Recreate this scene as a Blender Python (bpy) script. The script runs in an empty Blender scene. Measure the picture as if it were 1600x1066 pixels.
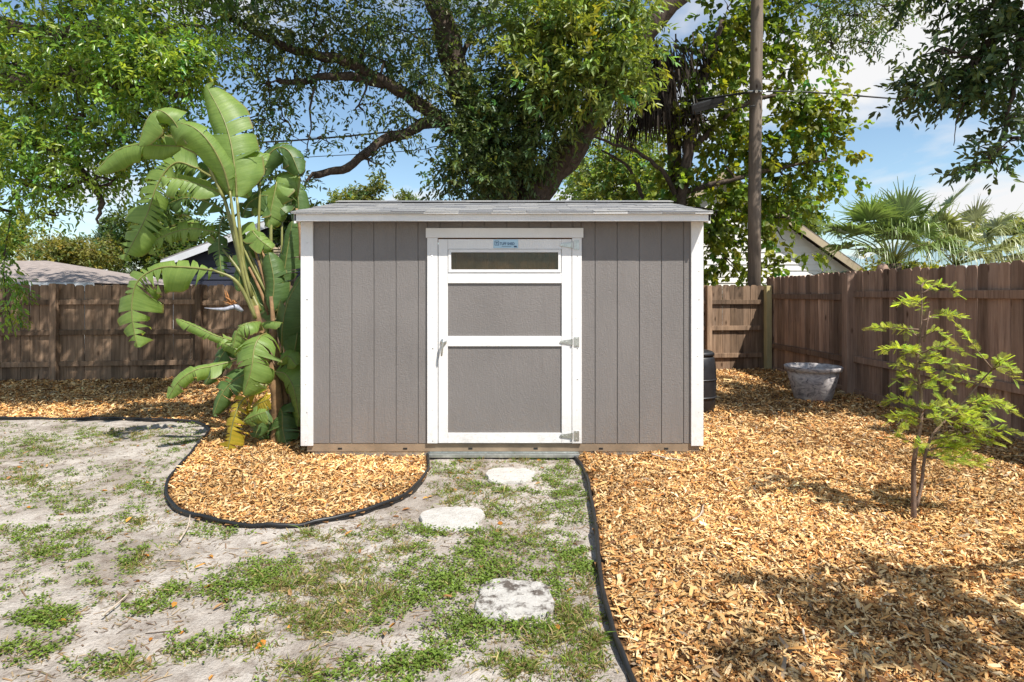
import bpy, bmesh, math, random
import numpy as np
from mathutils import Vector, Matrix

random.seed(7)
RNG = np.random.default_rng(11)
sc = bpy.context.scene
COL = sc.collection

# ------------------------------------------------------------------ camera, sky, sun, exposure
FPX, HOR, CAMH = 900.0, 460.0, 1.5          # focal length and horizon row in photo pixels, eye height in metres
cam = bpy.data.cameras.new('camera')
cam.sensor_fit = 'HORIZONTAL'; cam.sensor_width = 36.0
cam.lens = FPX / 1600.0 * 36.0
cam.shift_y = -(533.0 - HOR) / 1600.0
cam.clip_start = 0.05; cam.clip_end = 900.0
camo = bpy.data.objects.new('camera', cam); COL.objects.link(camo)
camo.location = (0, 0, CAMH); camo.rotation_euler = (math.radians(90), 0, 0)
sc.camera = camo

SUN = Vector((1.2, -1.3, 2.6)).normalized()   # towards the sun
wd = bpy.data.worlds.new('World'); sc.world = wd; wd.use_nodes = True
nt = wd.node_tree; nt.nodes.clear()
def wn(t, **k):
    n = nt.nodes.new(t)
    for a, b in k.items(): setattr(n, a, b)
    return n
wo = wn('ShaderNodeOutputWorld'); bg = wn('ShaderNodeBackground'); bg.inputs['Strength'].default_value = 0.053
sky = wn('ShaderNodeTexSky', sky_type='NISHITA'); sky.sun_disc = False
sky.sun_elevation = math.asin(SUN.z); sky.sun_rotation = math.atan2(SUN.x, SUN.y)
sky.altitude = 0; sky.air_density = 1.0; sky.dust_density = 0.6; sky.ozone_density = 1.6
tc = wn('ShaderNodeTexCoord'); sep = wn('ShaderNodeSeparateXYZ'); nt.links.new(tc.outputs['Generated'], sep.inputs[0])
add = wn('ShaderNodeMath', operation='ADD'); add.inputs[1].default_value = 0.22; nt.links.new(sep.outputs['Z'], add.inputs[0])
mx = wn('ShaderNodeMath', operation='MAXIMUM'); mx.inputs[1].default_value = 0.05; nt.links.new(add.outputs[0], mx.inputs[0])
dx = wn('ShaderNodeMath', operation='DIVIDE'); dy = wn('ShaderNodeMath', operation='DIVIDE')
nt.links.new(sep.outputs['X'], dx.inputs[0]); nt.links.new(mx.outputs[0], dx.inputs[1])
nt.links.new(sep.outputs['Y'], dy.inputs[0]); nt.links.new(mx.outputs[0], dy.inputs[1])
cmb = wn('ShaderNodeCombineXYZ'); nt.links.new(dx.outputs[0], cmb.inputs[0]); nt.links.new(dy.outputs[0], cmb.inputs[1])
cmb.inputs[2].default_value = 33.3
cn = wn('ShaderNodeTexNoise'); cn.inputs['Scale'].default_value = 1.15; cn.inputs['Detail'].default_value = 7
cn.inputs['Roughness'].default_value = 0.52; cn.inputs['Distortion'].default_value = 0.25
nt.links.new(cmb.outputs[0], cn.inputs['Vector'])
cr = wn('ShaderNodeValToRGB'); cr.color_ramp.elements[0].position = 0.52; cr.color_ramp.elements[1].position = 0.635
nt.links.new(cn.outputs['Fac'], cr.inputs[0])
tintn = wn('ShaderNodeMix', data_type='RGBA', blend_type='MULTIPLY'); tintn.inputs[0].default_value = 1.0
nt.links.new(sky.outputs[0], tintn.inputs[6]); tintn.inputs[7].default_value = (2.1, 2.2, 2.12, 1)
mixc = wn('ShaderNodeMix', data_type='RGBA'); nt.links.new(cr.outputs[0], mixc.inputs[0])
nt.links.new(tintn.outputs[2], mixc.inputs[6]); mixc.inputs[7].default_value = (11.2, 11.2, 11.3, 1)
nt.links.new(mixc.outputs[2], bg.inputs['Color']); nt.links.new(bg.outputs[0], wo.inputs[0])

sl = bpy.data.lights.new('sun', 'SUN'); sl.energy = 5.0; sl.angle = math.radians(0.53); sl.color = (1.0, 0.95, 0.87)
so = bpy.data.objects.new('sun', sl); COL.objects.link(so); so.location = (6, -4, 14)
so.rotation_euler = (-SUN).to_track_quat('-Z', 'Y').to_euler()

sc.view_settings.view_transform = 'Standard'; sc.view_settings.look = 'None'
sc.view_settings.exposure = 0.66; sc.view_settings.gamma = 1.0; sc.view_settings.use_curve_mapping = False
sc.render.engine = 'CYCLES'
sc.cycles.use_denoising = True
sc.cycles.max_bounces = 7; sc.cycles.diffuse_bounces = 4; sc.cycles.transparent_max_bounces = 8
sc.cycles.transmission_bounces = 5; sc.cycles.sample_clamp_indirect = 8

# ------------------------------------------------------------------ measuring: photo pixel + real depth -> metres
def P(px, py, Y): return Vector(((px - 800.0) / FPX * Y, Y, CAMH - (py - HOR) / FPX * Y))
def G(px, py):
    Y = CAMH * FPX / (py - HOR)
    return ((px - 800.0) / FPX * Y, Y)

# ------------------------------------------------------------------ object helpers
def tag(o, label=None, cat=None, group=None, kind=None):
    if label: o['label'] = label
    if cat: o['category'] = cat
    if group: o['group'] = group
    if kind: o['kind'] = kind
    return o
def empty(name, loc, label=None, cat=None, group=None):
    o = bpy.data.objects.new(name, None); COL.objects.link(o); o.location = loc; o.empty_display_size = 0.2
    return tag(o, label, cat, group)
def link(name, me, mat=None, parent=None):
    if mat is not None and len(me.materials) == 0: me.materials.append(mat)
    o = bpy.data.objects.new(name, me); COL.objects.link(o)
    if parent is not None:
        o.parent = parent
        # vertices are written in world metres: undo the places of the parents
        off = Vector((0, 0, 0)); p = parent
        while p is not None: off += p.location; p = p.parent
        o.location = -off
    return o
def place(o, loc):
    off = Vector((0, 0, 0)); p = o.parent
    while p is not None: off += p.location; p = p.parent
    o.location = Vector(loc) - off
class MB:
    def __init__(s): s.v = []; s.f = []
    def add(s, vs, fs):
        n = len(s.v); s.v += [tuple(v) for v in vs]; s.f += [tuple(i + n for i in f) for f in fs]; return s
    def box(s, x0, x1, y0, y1, z0, z1):
        return s.add([(x0,y0,z0),(x1,y0,z0),(x1,y1,z0),(x0,y1,z0),(x0,y0,z1),(x1,y0,z1),(x1,y1,z1),(x0,y1,z1)],
                     [(0,3,2,1),(4,5,6,7),(0,1,5,4),(1,2,6,5),(2,3,7,6),(3,0,4,7)])
    def prism(s, poly, d):                # polygon of 3-D points pushed along vector d
        n = len(poly); d = Vector(d); a = [Vector(p) for p in poly]
        return s.add(a + [p + d for p in a], [tuple(range(n))[::-1], tuple(range(n, 2*n))] + [(i, (i+1) % n, (i+1) % n + n, i + n) for i in range(n)])
    def tube(s, pts, rad, n=8, cap=True):
        pts = [Vector(p) for p in pts]; m = len(pts)
        if not hasattr(rad, '__len__'): rad = [rad] * m
        prev = None; vs = []
        for i in range(m):
            t = (pts[min(i+1, m-1)] - pts[max(i-1, 0)])
            t = t.normalized() if t.length > 1e-9 else Vector((0, 0, 1))
            if prev is None:
                a = Vector((0, 0, 1)) if abs(t.z) < 0.9 else Vector((1, 0, 0)); u = t.cross(a).normalized()
            else:
                u = prev - t * prev.dot(t); u = u.normalized() if u.length > 1e-6 else t.orthogonal().normalized()
            prev = u; w = t.cross(u)
            for k in range(n):
                a = 2 * math.pi * k / n; vs.append(pts[i] + (u * math.cos(a) + w * math.sin(a)) * rad[i])
        fs = [(i*n + k, i*n + (k+1) % n, (i+1)*n + (k+1) % n, (i+1)*n + k) for i in range(m-1) for k in range(n)]
        if cap: fs += [tuple(range(n))[::-1], tuple((m-1)*n + k for k in range(n))]
        return s.add(vs, fs)
    def lathe(s, prof, c, n=32, sq=0.0):
        m = len(prof); vs = []
        for r, z in prof:
            for k in range(n):
                a = 2 * math.pi * k / n
                q = 1.0 if sq == 0 else (abs(math.cos(a))**sq_e(sq) + abs(math.sin(a))**sq_e(sq)) ** (-1.0 / sq_e(sq))
                vs.append((c[0] + math.cos(a) * r * q, c[1] + math.sin(a) * r * q, c[2] + z))
        return s.add(vs, [(i*n + k, i*n + (k+1) % n, (i+1)*n + (k+1) % n, (i+1)*n + k) for i in range(m-1) for k in range(n)])
    def mesh(s, name, smooth=False):
        me = bpy.data.meshes.new(name); me.from_pydata(s.v, [], s.f); me.update()
        if smooth:
            me.polygons.foreach_set('use_smooth', [True] * len(me.polygons))
        return me
    def build(s, name, mat, parent=None, smooth=False, bevel=0.0):
        me = s.mesh(name, smooth); o = link(name, me, mat, parent)
        if bevel:
            md = o.modifiers.new('bevel', 'BEVEL'); md.width = bevel; md.segments = 2; md.limit_method = 'ANGLE'
        return o
def sq_e(s): return 2 + 6 * s
def catmull(pts, n):
    pts = [np.array(p, float) for p in pts]
    if len(pts) == 2: return [tuple(pts[0] + (pts[1] - pts[0]) * t) for t in np.linspace(0, 1, n)]
    ext = [2*pts[0] - pts[1]] + pts + [2*pts[-1] - pts[-2]]; segs = len(pts) - 1; out = []
    for t in np.linspace(0, segs, n):
        i = min(int(t), segs - 1); u = t - i; a, b, c, d = ext[i:i+4]
        out.append(tuple(0.5 * ((2*b) + (c-a)*u + (2*a - 5*b + 4*c - d)*u*u + (3*b - a - 3*c + d)*u**3)))
    return out
def np_mesh(name, V, polys_loops, loop_total, col=None, smooth=False):
    me = bpy.data.meshes.new(name); V = np.ascontiguousarray(V, dtype=np.float32)
    me.vertices.add(len(V)); me.vertices.foreach_set('co', V.ravel())
    L = np.ascontiguousarray(polys_loops, dtype=np.int32).ravel(); me.loops.add(len(L)); me.loops.foreach_set('vertex_index', L)
    n = len(L) // loop_total; me.polygons.add(n)
    me.polygons.foreach_set('loop_start', np.arange(n, dtype=np.int32) * loop_total)
    if smooth: me.polygons.foreach_set('use_smooth', np.ones(n, dtype=bool))
    if col is not None:
        at = me.color_attributes.new('tint', 'FLOAT_COLOR', 'POINT')
        c4 = np.ones((len(V), 4), dtype=np.float32); c4[:, :3] = col; at.data.foreach_set('color', c4.ravel())
    me.update(calc_edges=True); return me
# value noise for placing and relief
_T = np.random.default_rng(3).random((256, 256))
def vn(x, y):
    x = np.asarray(x, float); y = np.asarray(y, float); xi = np.floor(x).astype(int); yi = np.floor(y).astype(int)
    fx = x - xi; fy = y - yi; fx = fx*fx*(3 - 2*fx); fy = fy*fy*(3 - 2*fy)
    g = lambda a, b: _T[a & 255, b & 255]
    return (g(xi, yi)*(1-fx) + g(xi+1, yi)*fx)*(1-fy) + (g(xi, yi+1)*(1-fx) + g(xi+1, yi+1)*fx)*fy
def fbm(x, y, o=4):
    s = 0; a = 0.5; 
    for i in range(o): s = s + a * vn(x * 2**i + 17.3*i, y * 2**i + 5.1*i); a *= 0.5
    return s
def inpoly(x, y, poly):
    x = np.asarray(x); y = np.asarray(y); r = np.zeros(x.shape, bool); n = len(poly)
    for i in range(n):
        x0, y0 = poly[i]; x1, y1 = poly[(i+1) % n]
        if y0 == y1: continue
        c = ((y0 > y) != (y1 > y)) & (x < (x1 - x0) * (y - y0) / (y1 - y0) + x0); r ^= c
    return r

# ------------------------------------------------------------------ materials
def mat(name):
    m = bpy.data.materials.new(name); m.use_nodes = True; t = m.node_tree; b = t.nodes['Principled BSDF']; return m, t, b
def ramp(t, fac, stops):
    r = t.nodes.new('ShaderNodeValToRGB'); e = r.color_ramp.elements
    while len(e) < len(stops): e.new(0.5)
    for k, (p, c) in enumerate(stops): e[k].position = p; e[k].color = (*c, 1)
    t.links.new(fac, r.inputs[0]); return r.outputs[0]
def noise(t, vec, scale, detail=4, rough=0.55, dist=0.0):
    n = t.nodes.new('ShaderNodeTexNoise'); n.inputs['Scale'].default_value = scale; n.inputs['Detail'].default_value = detail
    n.inputs['Roughness'].default_value = rough; n.inputs['Distortion'].default_value = dist
    if vec is not None: t.links.new(vec, n.inputs['Vector'])
    return n.outputs['Fac']
def mapping(t, scale=(1,1,1), coord='Object', rnd=False):
    c = t.nodes.new('ShaderNodeTexCoord'); m = t.nodes.new('ShaderNodeMapping'); m.inputs['Scale'].default_value = scale
    src = c.outputs[coord]
    if rnd:
        oi = t.nodes.new('ShaderNodeObjectInfo'); ml = t.nodes.new('ShaderNodeMath'); ml.operation = 'MULTIPLY'; ml.inputs[1].default_value = 57.0
        t.links.new(oi.outputs['Random'], ml.inputs[0]); av = t.nodes.new('ShaderNodeVectorMath'); av.operation = 'ADD'
        t.links.new(src, av.inputs[0]); t.links.new(ml.outputs[0], av.inputs[1]); src = av.outputs[0]
    t.links.new(src, m.inputs['Vector']); return m.outputs[0]
def bump(t, b, h, strength, dist):
    n = t.nodes.new('ShaderNodeBump'); n.inputs['Strength'].default_value = strength; n.inputs['Distance'].default_value = dist
    t.links.new(h, n.inputs['Height']); t.links.new(n.outputs[0], b.inputs['Normal']); return n
def mul(t, a, bcol, fac=1.0, mode='MULTIPLY'):
    m = t.nodes.new('ShaderNodeMix'); m.data_type = 'RGBA'; m.blend_type = mode; m.inputs[0].default_value = fac
    t.links.new(a, m.inputs[6])
    if hasattr(bcol, 'links'): t.links.new(bcol, m.inputs[7])
    else: m.inputs[7].default_value = (*bcol, 1)
    return m.outputs[2]
def plain(name, col, rough=0.6, metal=0.0, nscale=0, amp=0.25, bscale=0, bdist=0.002):
    m, t, b = mat(name); b.inputs['Roughness'].default_value = rough; b.inputs['Metallic'].default_value = metal
    v = mapping(t, rnd=True)
    if nscale:
        c = ramp(t, noise(t, v, nscale, 5), [(0.3, tuple(x*(1-amp) for x in col)), (0.7, tuple(min(1, x*(1+amp)) for x in col))])
        t.links.new(c, b.inputs['Base Color'])
    else: b.inputs['Base Color'].default_value = (*col, 1)
    if bscale: bump(t, b, noise(t, v, bscale, 4), 0.6, bdist)
    return m
def leaf_mat(name, trans=0.35, rough=0.42, spec=0.45, tgain=(1.5, 1.45, 0.6)):
    m, t, b = mat(name); a = t.nodes.new('ShaderNodeAttribute'); a.attribute_name = 'tint'
    t.links.new(a.outputs['Color'], b.inputs['Base Color']); b.inputs['Roughness'].default_value = rough
    b.inputs['Specular IOR Level'].default_value = spec
    tr = t.nodes.new('ShaderNodeBsdfTranslucent'); t.links.new(mul(t, a.outputs['Color'], tgain), tr.inputs['Color'])
    mx = t.nodes.new('ShaderNodeMixShader'); mx.inputs[0].default_value = trans
    t.links.new(b.outputs[0], mx.inputs[1]); t.links.new(tr.outputs[0], mx.inputs[2])
    t.links.new(mx.outputs[0], t.nodes['Material Output'].inputs[0]); return m
def wood_mat(name, dark, light, rough=0.85, stretch=(26, 26, 1.6), bd=0.003, vary=0.5, knots=True):
    m, t, b = mat(name); b.inputs['Roughness'].default_value = rough; b.inputs['Specular IOR Level'].default_value = 0.2
    v = mapping(t, stretch, rnd=True); g = noise(t, v, 1.0, 6, 0.65, 0.4)
    c = ramp(t, g, [(0.28, dark), (0.72, light)])
    if knots:
        v2 = mapping(t, (5, 5, 2.2), rnd=True); k = t.nodes.new('ShaderNodeTexVoronoi'); k.inputs['Scale'].default_value = 1.0; t.links.new(v2, k.inputs['Vector'])
        c = mul(t, c, ramp(t, k.outputs['Distance'], [(0.05, (0.3, 0.25, 0.22)), (0.14, (1, 1, 1))]))
    v3 = mapping(t, (1.5, 1.5, 0.8), rnd=True)
    c = mul(t, c, ramp(t, noise(t, v3, 2.0, 4), [(0.3, (0.72, 0.72, 0.74)), (0.7, (1.12, 1.08, 1.04))]))
    oi = t.nodes.new('ShaderNodeObjectInfo')
    c = mul(t, c, ramp(t, oi.outputs['Random'], [(0.0, (1-vary, 1-vary, 1-vary)), (0.5, (1, 1, 1)), (1.0, (1+vary*0.6, 1+vary*0.62, 1+vary*0.66))]))
    t.links.new(c, b.inputs['Base Color']); bump(t, b, g, 0.7, bd); return m

M = {}
M['fence'] = wood_mat('weathered_brown_fence_wood', (0.118, 0.077, 0.049), (0.335, 0.232, 0.156))
M['fence_side'] = wood_mat('weathered_reddish_fence_wood', (0.195, 0.123, 0.087), (0.44, 0.312, 0.24))
M['pale_post'] = wood_mat('new_treated_post', (0.30, 0.26, 0.13), (0.46, 0.40, 0.22), knots=False)
M['pole'] = wood_mat('utility_pole_wood', (0.17, 0.135, 0.105), (0.40, 0.325, 0.26), stretch=(14, 14, 0.9))
def bark(name, d, l):
    m, t, b = mat(name); b.inputs['Roughness'].default_value = 0.95; b.inputs['Specular IOR Level'].default_value = 0.1
    v = mapping(t, (9, 9, 3)); n1 = noise(t, v, 1.6, 8, 0.7, 0.8)
    t.links.new(ramp(t, n1, [(0.3, d), (0.72, l)]), b.inputs['Base Color']); bump(t, b, n1, 1.0, 0.03); return m
M['bark'] = bark('rough_oak_bark', (0.032, 0.024, 0.019), (0.15, 0.115, 0.092))
M['bark_pale'] = bark('sapling_bark', (0.11, 0.07, 0.05), (0.30, 0.21, 0.16))
M['leaf'] = leaf_mat('oak_leaf')
M['leaf_glossy'] = leaf_mat('glossy_leaf', 0.45, 0.32, 0.6)
M['leaf_thin'] = leaf_mat('thin_leaf', 0.48, 0.5, 0.3, (1.7, 1.6, 0.5))
M['leaf_fern'] = leaf_mat('feathery_leaf', 0.55, 0.6, 0.25, (1.5, 1.4, 0.5))
M['grass'] = leaf_mat('grass_blade', 0.35, 0.5, 0.3, (1.4, 1.35, 0.6))
M['palm'] = leaf_mat('palm_leaf', 0.25, 0.35, 0.6, (1.3, 1.3, 0.7))
M['dry'] = leaf_mat('dry_leaf', 0.2, 0.8, 0.1, (1.2, 1.0, 0.7))
m, t, b = mat('wood_chip'); a = t.nodes.new('ShaderNodeAttribute'); a.attribute_name = 'tint'
t.links.new(a.outputs['Color'], b.inputs['Base Color']); b.inputs['Roughness'].default_value = 0.8; b.inputs['Specular IOR Level'].default_value = 0.2
M['chip'] = m
# painted siding with pressed wood-grain relief
def siding(name, col, rel=0.8):
    m, t, b = mat(name); b.inputs['Roughness'].default_value = 0.62; b.inputs['Specular IOR Level'].default_value = 0.3
    v = mapping(t, (9, 9, 1.3), rnd=True); n1 = noise(t, v, 1.4, 3, 0.5, 1.2)
    wv = t.nodes.new('ShaderNodeMath'); wv.operation = 'SINE'; ml = t.nodes.new('ShaderNodeMath'); ml.operation = 'MULTIPLY'; ml.inputs[1].default_value = 70
    t.links.new(n1, ml.inputs[0]); t.links.new(ml.outputs[0], wv.inputs[0])
    fine = noise(t, mapping(t, (40, 40, 160), rnd=True), 1.0, 3, 0.6)
    ad = t.nodes.new('ShaderNodeMath'); ad.operation = 'MULTIPLY_ADD'; ad.inputs[1].default_value = 0.13
    t.links.new(wv.outputs[0], ad.inputs[0]); t.links.new(fine, ad.inputs[2])
    c = ramp(t, noise(t, mapping(t, (1.2, 1.2, 0.8)), 2.0, 5), [(0.3, tuple(x*0.93 for x in col)), (0.7, tuple(x*1.06 for x in col))])
    tcd = t.nodes.new('ShaderNodeTexCoord'); sz = t.nodes.new('ShaderNodeSeparateXYZ'); t.links.new(tcd.outputs['Object'], sz.inputs[0])
    mr = t.nodes.new('ShaderNodeMapRange'); mr.inputs['From Min'].default_value = 0.55; mr.inputs['From Max'].default_value = 0.12; t.links.new(sz.outputs['Z'], mr.inputs['Value'])
    sp_ = ramp(t, noise(t, mapping(t, (1, 1, 1)), 24, 6, 0.72), [(0.42, (0, 0, 0)), (0.68, (1, 1, 1))]); dm = t.nodes.new('ShaderNodeMath'); dm.operation = 'MULTIPLY'
    t.links.new(mr.outputs[0], dm.inputs[0]); t.links.new(sp_, dm.inputs[1]); d2 = t.nodes.new('ShaderNodeMath'); d2.operation = 'MULTIPLY'; d2.inputs[1].default_value = 0.30; t.links.new(dm.outputs[0], d2.inputs[0])
    mm = t.nodes.new('ShaderNodeMix'); mm.data_type = 'RGBA'; t.links.new(d2.outputs[0], mm.inputs[0]); t.links.new(c, mm.inputs[6]); mm.inputs[7].default_value = (0.24, 0.17, 0.11, 1)
    t.links.new(mm.outputs[2], b.inputs['Base Color']); bump(t, b, ad.outputs[0], rel, 0.004); return m
M['grey'] = siding('taupe_grey_siding_paint', (0.178, 0.163, 0.155))
M['white'] = siding('white_trim_paint', (0.70, 0.69, 0.68), 0.5)
M['galv'] = plain('galvanised_steel', (0.52, 0.53, 0.50), 0.38, 0.85, 30, 0.2)
M['black'] = plain('black', (0.012, 0.012, 0.012), 0.6)
M['black_plastic'] = plain('black_plastic', (0.016, 0.016, 0.018), 0.42, 0, 12, 0.3, 40, 0.001)
M['edging'] = plain('edging_plastic', (0.012, 0.012, 0.013), 0.45, 0, 14, 0.35, 30, 0.001)
M['rim'] = plain('floor_rim_steel', (0.25, 0.185, 0.125), 0.55, 0.1, 6, 0.25, 20, 0.001)
M['rawwood'] = wood_mat('bare_stud_wood', (0.26, 0.17, 0.09), (0.46, 0.32, 0.19), knots=False)
M['plate'] = plain('pale_blue_plate', (0.36, 0.50, 0.60), 0.35, 0.3)
M['ink'] = plain('navy_ink', (0.02, 0.05, 0.12), 0.5)

# ------------------------------------------------------------------ bed outlines (metres on the ground)
edge_R = [G(884,704), G(897,716), G(910,733), G(919,758), G(924,790), G(931,830), G(935,880), G(941,928), G(955,985), G(973,1035), G(990,1072), G(1015,1150), G(1050, 1300)]
edge_L = [G(-420,652), G(-200,656), G(0,657), G(90,657.5), G(180,657), G(260,658.5), G(305,663), G(326,673), G(318,690), G(293,722), G(268,748), G(260,770), G(266,789), G(290,806), G(338,819), G(395,826.5), G(455,826), G(515,817), G(575,801), G(628,779), G(656,757), G(668,738), G(669,722), G(667,711)]
def smooth2(pts, n): return [(p[0], p[1]) for p in catmull([(x, y, 0) for x, y in pts], n)]
EL = smooth2(edge_L, 170); ER = smooth2(edge_R, 120)
SX0, SX1, SY, SD = -1.934, 1.752, 5.29, 2.44            # shed left, right, front plane, depth
def back_y(x): return 9.70 + 0.113 * (x + 6.5)          # line of the back fence
def side_x(y): return 5.19 - 0.0233 * y                 # line of the side fence
poly_R = ER + [(1.6, 0.6), (6.2, 0.6), (6.2, 11.6), (1.0, 11.0), (-2.0, 10.6), (-2.0, 7.8), (SX1 - 0.1, 7.8), (SX1 - 0.1, SY + 0.05)]
poly_L = EL + [(-0.8, SY + 0.06), (SX0 + 0.15, SY + 0.06), (SX0 + 0.15, 7.8), (-1.9, 10.3), (-13.0, 9.1)]
def gh(x, y):                                          # height of the bare sand
    x = np.asarray(x, float); y = np.asarray(y, float)
    near = np.clip((16 - np.hypot(x, y)) / 6, 0, 1)
    return near * (0.055 * (fbm(x*0.9, y*0.9, 3) - 0.44) + 0.032 * (fbm(x*5, y*5, 3) - 0.44) + 0.012*(fbm(x*18+3, y*18, 2) - 0.37))
def mh(x, y):                                          # height of the mulch
    x = np.asarray(x, float); y = np.asarray(y, float)
    return 0.022 + 0.06 * (fbm(x*0.8+9, y*0.8, 3) - 0.44) + 0.05 * (fbm(x*4+2, y*4, 3) - 0.44) + 0.06 * np.clip((y - 7) / 3, 0, 1)

# ------------------------------------------------------------------ ground sheet
def axis(lo, hi, step, far, ratio=1.35):
    a = list(np.arange(lo, hi, step)); d = step
    while a[-1] < far: d *= ratio; a.append(a[-1] + d)
    b = []; d = step; x = lo
    while x > -far: d *= ratio; x -= d; b.append(x)
    return np.array(b[::-1] + a)
gx = axis(-5.2, 1.6, 0.028, 400); gy = axis(1.5, 6.6, 0.028, 400)
X, Y = np.meshgrid(gx, gy); Z = gh(X, Y)
nx, ny = len(gx), len(gy); idx = np.arange(nx*ny).reshape(ny, nx)
quads = np.stack([idx[:-1, :-1], idx[:-1, 1:], idx[1:, 1:], idx[1:, :-1]], -1).reshape(-1, 4)
m, t, b = mat('pale_sandy_soil'); b.inputs['Roughness'].default_value = 0.95; b.inputs['Specular IOR Level'].default_value = 0.12
v = mapping(t); n1 = noise(t, v, 1.7, 6, 0.6, 0.5); n2 = noise(t, v, 9, 6, 0.65); n3 = noise(t, v, 70, 4, 0.7)
c = ramp(t, n1, [(0.36, (0.28, 0.24, 0.205)), (0.55, (0.425, 0.385, 0.345)), (0.72, (0.51, 0.47, 0.43))])
c = mul(t, c, ramp(t, n2, [(0.28, (0.55, 0.50, 0.46)), (0.5, (1, 1, 1)), (0.75, (1.1, 1.09, 1.07))]))
c = mul(t, c, ramp(t, n3, [(0.28, (0.6, 0.56, 0.52)), (0.5, (1, 1, 1))]))
c = mul(t, c, ramp(t, noise(t, v, 4.3, 7, 0.62, 0.6), [(0.30, (0.42, 0.36, 0.31)), (0.40, (1, 1, 1))]))
t.links.new(c, b.inputs['Base Color'])
av = t.nodes.new('ShaderNodeMath'); av.operation = 'MULTIPLY_ADD'; av.inputs[1].default_value = 2.5; t.links.new(n2, av.inputs[0]); t.links.new(n3, av.inputs[2])
bump(t, b, av.outputs[0], 0.9, 0.014); M['sand'] = m
go = link('ground', np_mesh('ground', np.stack([X, Y, Z], -1).reshape(-1, 3), quads, 4, smooth=True), M['sand'])
tag(go, 'pale sandy yard ground with thin patchy grass', None, None, 'structure')

m, t, b = mat('mulch_floor'); b.inputs['Roughness'].default_value = 0.95; b.inputs['Specular IOR Level'].default_value = 0.1
v = mapping(t); vo = t.nodes.new('ShaderNodeTexVoronoi'); vo.inputs['Scale'].default_value = 38; t.links.new(v, vo.inputs['Vector'])
sp = t.nodes.new('ShaderNodeSeparateColor'); t.links.new(vo.outputs['Color'], sp.inputs[0])
c = ramp(t, sp.outputs[0], [(0.0, (0.045, 0.024, 0.013)), (0.5, (0.19, 0.10, 0.042)), (1.0, (0.34, 0.19, 0.08))])  # shade of the crevices between chips is put into this dark floor colour
t.links.new(c, b.inputs['Base Color']); bump(t, b, sp.outputs[1], 0.9, 0.02); M['mulch'] = m
def bed(name, label, poly, x0, x1, y0, y1, step):
    xs = np.arange(x0, x1, step); ys = np.arange(y0, y1, step); X, Y = np.meshgrid(xs, ys)
    Z = mh(X, Y); nx, ny = len(xs), len(ys); idx = np.arange(nx*ny).reshape(ny, nx)
    q = np.stack([idx[:-1, :-1], idx[:-1, 1:], idx[1:, 1:], idx[1:, :-1]], -1).reshape(-1, 4)
    cx = X.ravel()[q].mean(1); cy = Y.ravel()[q].mean(1); q = q[inpoly(cx, cy, poly)]
    use = np.unique(q); re = np.zeros(nx*ny, int); re[use] = np.arange(len(use))
    V = np.stack([X, Y, Z], -1).reshape(-1, 3)[use]
    o = link(name, np_mesh(name, V, re[q], 4, smooth=True), M['mulch']); return tag(o, label, None, None, 'structure')
bed('mulch_bed', 'large wood chip bed right of the shed reaching the side fence', poly_R, 0.2, 6.2, 0.6, 11.6, 0.05)
bed('mulch_bed', 'wood chip bed curving round the big leafed plant to the back fence', poly_L, -12, 0, 3.4, 10.4, 0.05)

# ------------------------------------------------------------------ shed
shed = empty('garden_shed', ((SX0+SX1)/2, SY, 0.0), 'taupe grey wooden garden shed with white trim and a low shingled roof', 'shed')
EZ, EY, RY, RZ = 2.236, SY - 0.172, SY + SD/2, 2.535       # eave top, eave front, ridge
slope = (RZ - EZ) / (RY - EY)
def roof_z(y): return EZ + slope * ((y if y <= RY else 2*RY - y) - EY)
g0, gs = -1.6755, 0.2032
edges = [SX0 + 0.03] + [g0 + gs*k for k in range(17)] + [SX1 - 0.03]
DX0, DX1, DZ1 = -0.776, 0.635, 2.02
def plank(x0, x1, z0, z1):
    MB().box(x0 + 0.003, x1 - 0.003, SY, SY + 0.012, z0, z1).build('siding_plank', M['grey'], shed, bevel=0.003)
for a, c2 in zip(edges[:-1], edges[1:]):
    if c2 <= DX0 or a >= DX1: plank(a, c2, 0.130, 2.17)
    elif a < DX0: plank(a, DX0, 0.130, 2.17); plank(DX0, c2, DZ1 + 0.02, 2.17)
    elif c2 > DX1: plank(DX1, c2, 0.130, 2.17); plank(a, DX1, DZ1 + 0.02, 2.17)
    else: plank(a, c2, DZ1 + 0.02, 2.17)
w = MB(); w.box(SX0+0.02, DX0+0.02, SY+0.0075, SY+0.03, 0.131, 2.168); w.box(DX1-0.02, SX1-0.02, SY+0.0075, SY+0.03, 0.131, 2.168); w.box(DX0+0.02, DX1-0.02, SY+0.0075, SY+0.03, DZ1+0.022, 2.168)
w.build('wall_sheet', M['grey'], shed)
for sx, sgn in ((SX0 + 0.015, 1), (SX1 - 0.015, -1)):           # gable walls of the same boards
    n = 12; ys = np.linspace(SY + 0.035, SY + SD, n + 1)
    for a, c2 in zip(ys[:-1], ys[1:]):
        zt = [roof_z(a) - 0.05, roof_z(c2) - 0.05]
        MB().prism([(sx, a+0.003, 0.13), (sx, c2-0.003, 0.13), (sx, c2-0.003, zt[1]), (sx, a+0.003, zt[0])], (0.012*sgn, 0, 0)).build('siding_plank', M['grey'], shed)
MB().box(SX0+0.03, SX1-0.03, SY+SD-0.02, SY+SD, 0.13, 2.17).build('back_wall', M['rawwood'], shed)
MB().box(SX0+0.03, SX1-0.03, SY+0.035, SY+SD-0.03, 0.10, 0.128).build('floor_deck', M['rawwood'], shed)
for k in range(6):
    x = -1.2 + k*0.42; MB().box(x, x+0.04, SY+SD-0.11, SY+SD-0.022, 0.13, 2.15).build('wall_stud', M['rawwood'], shed)
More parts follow.
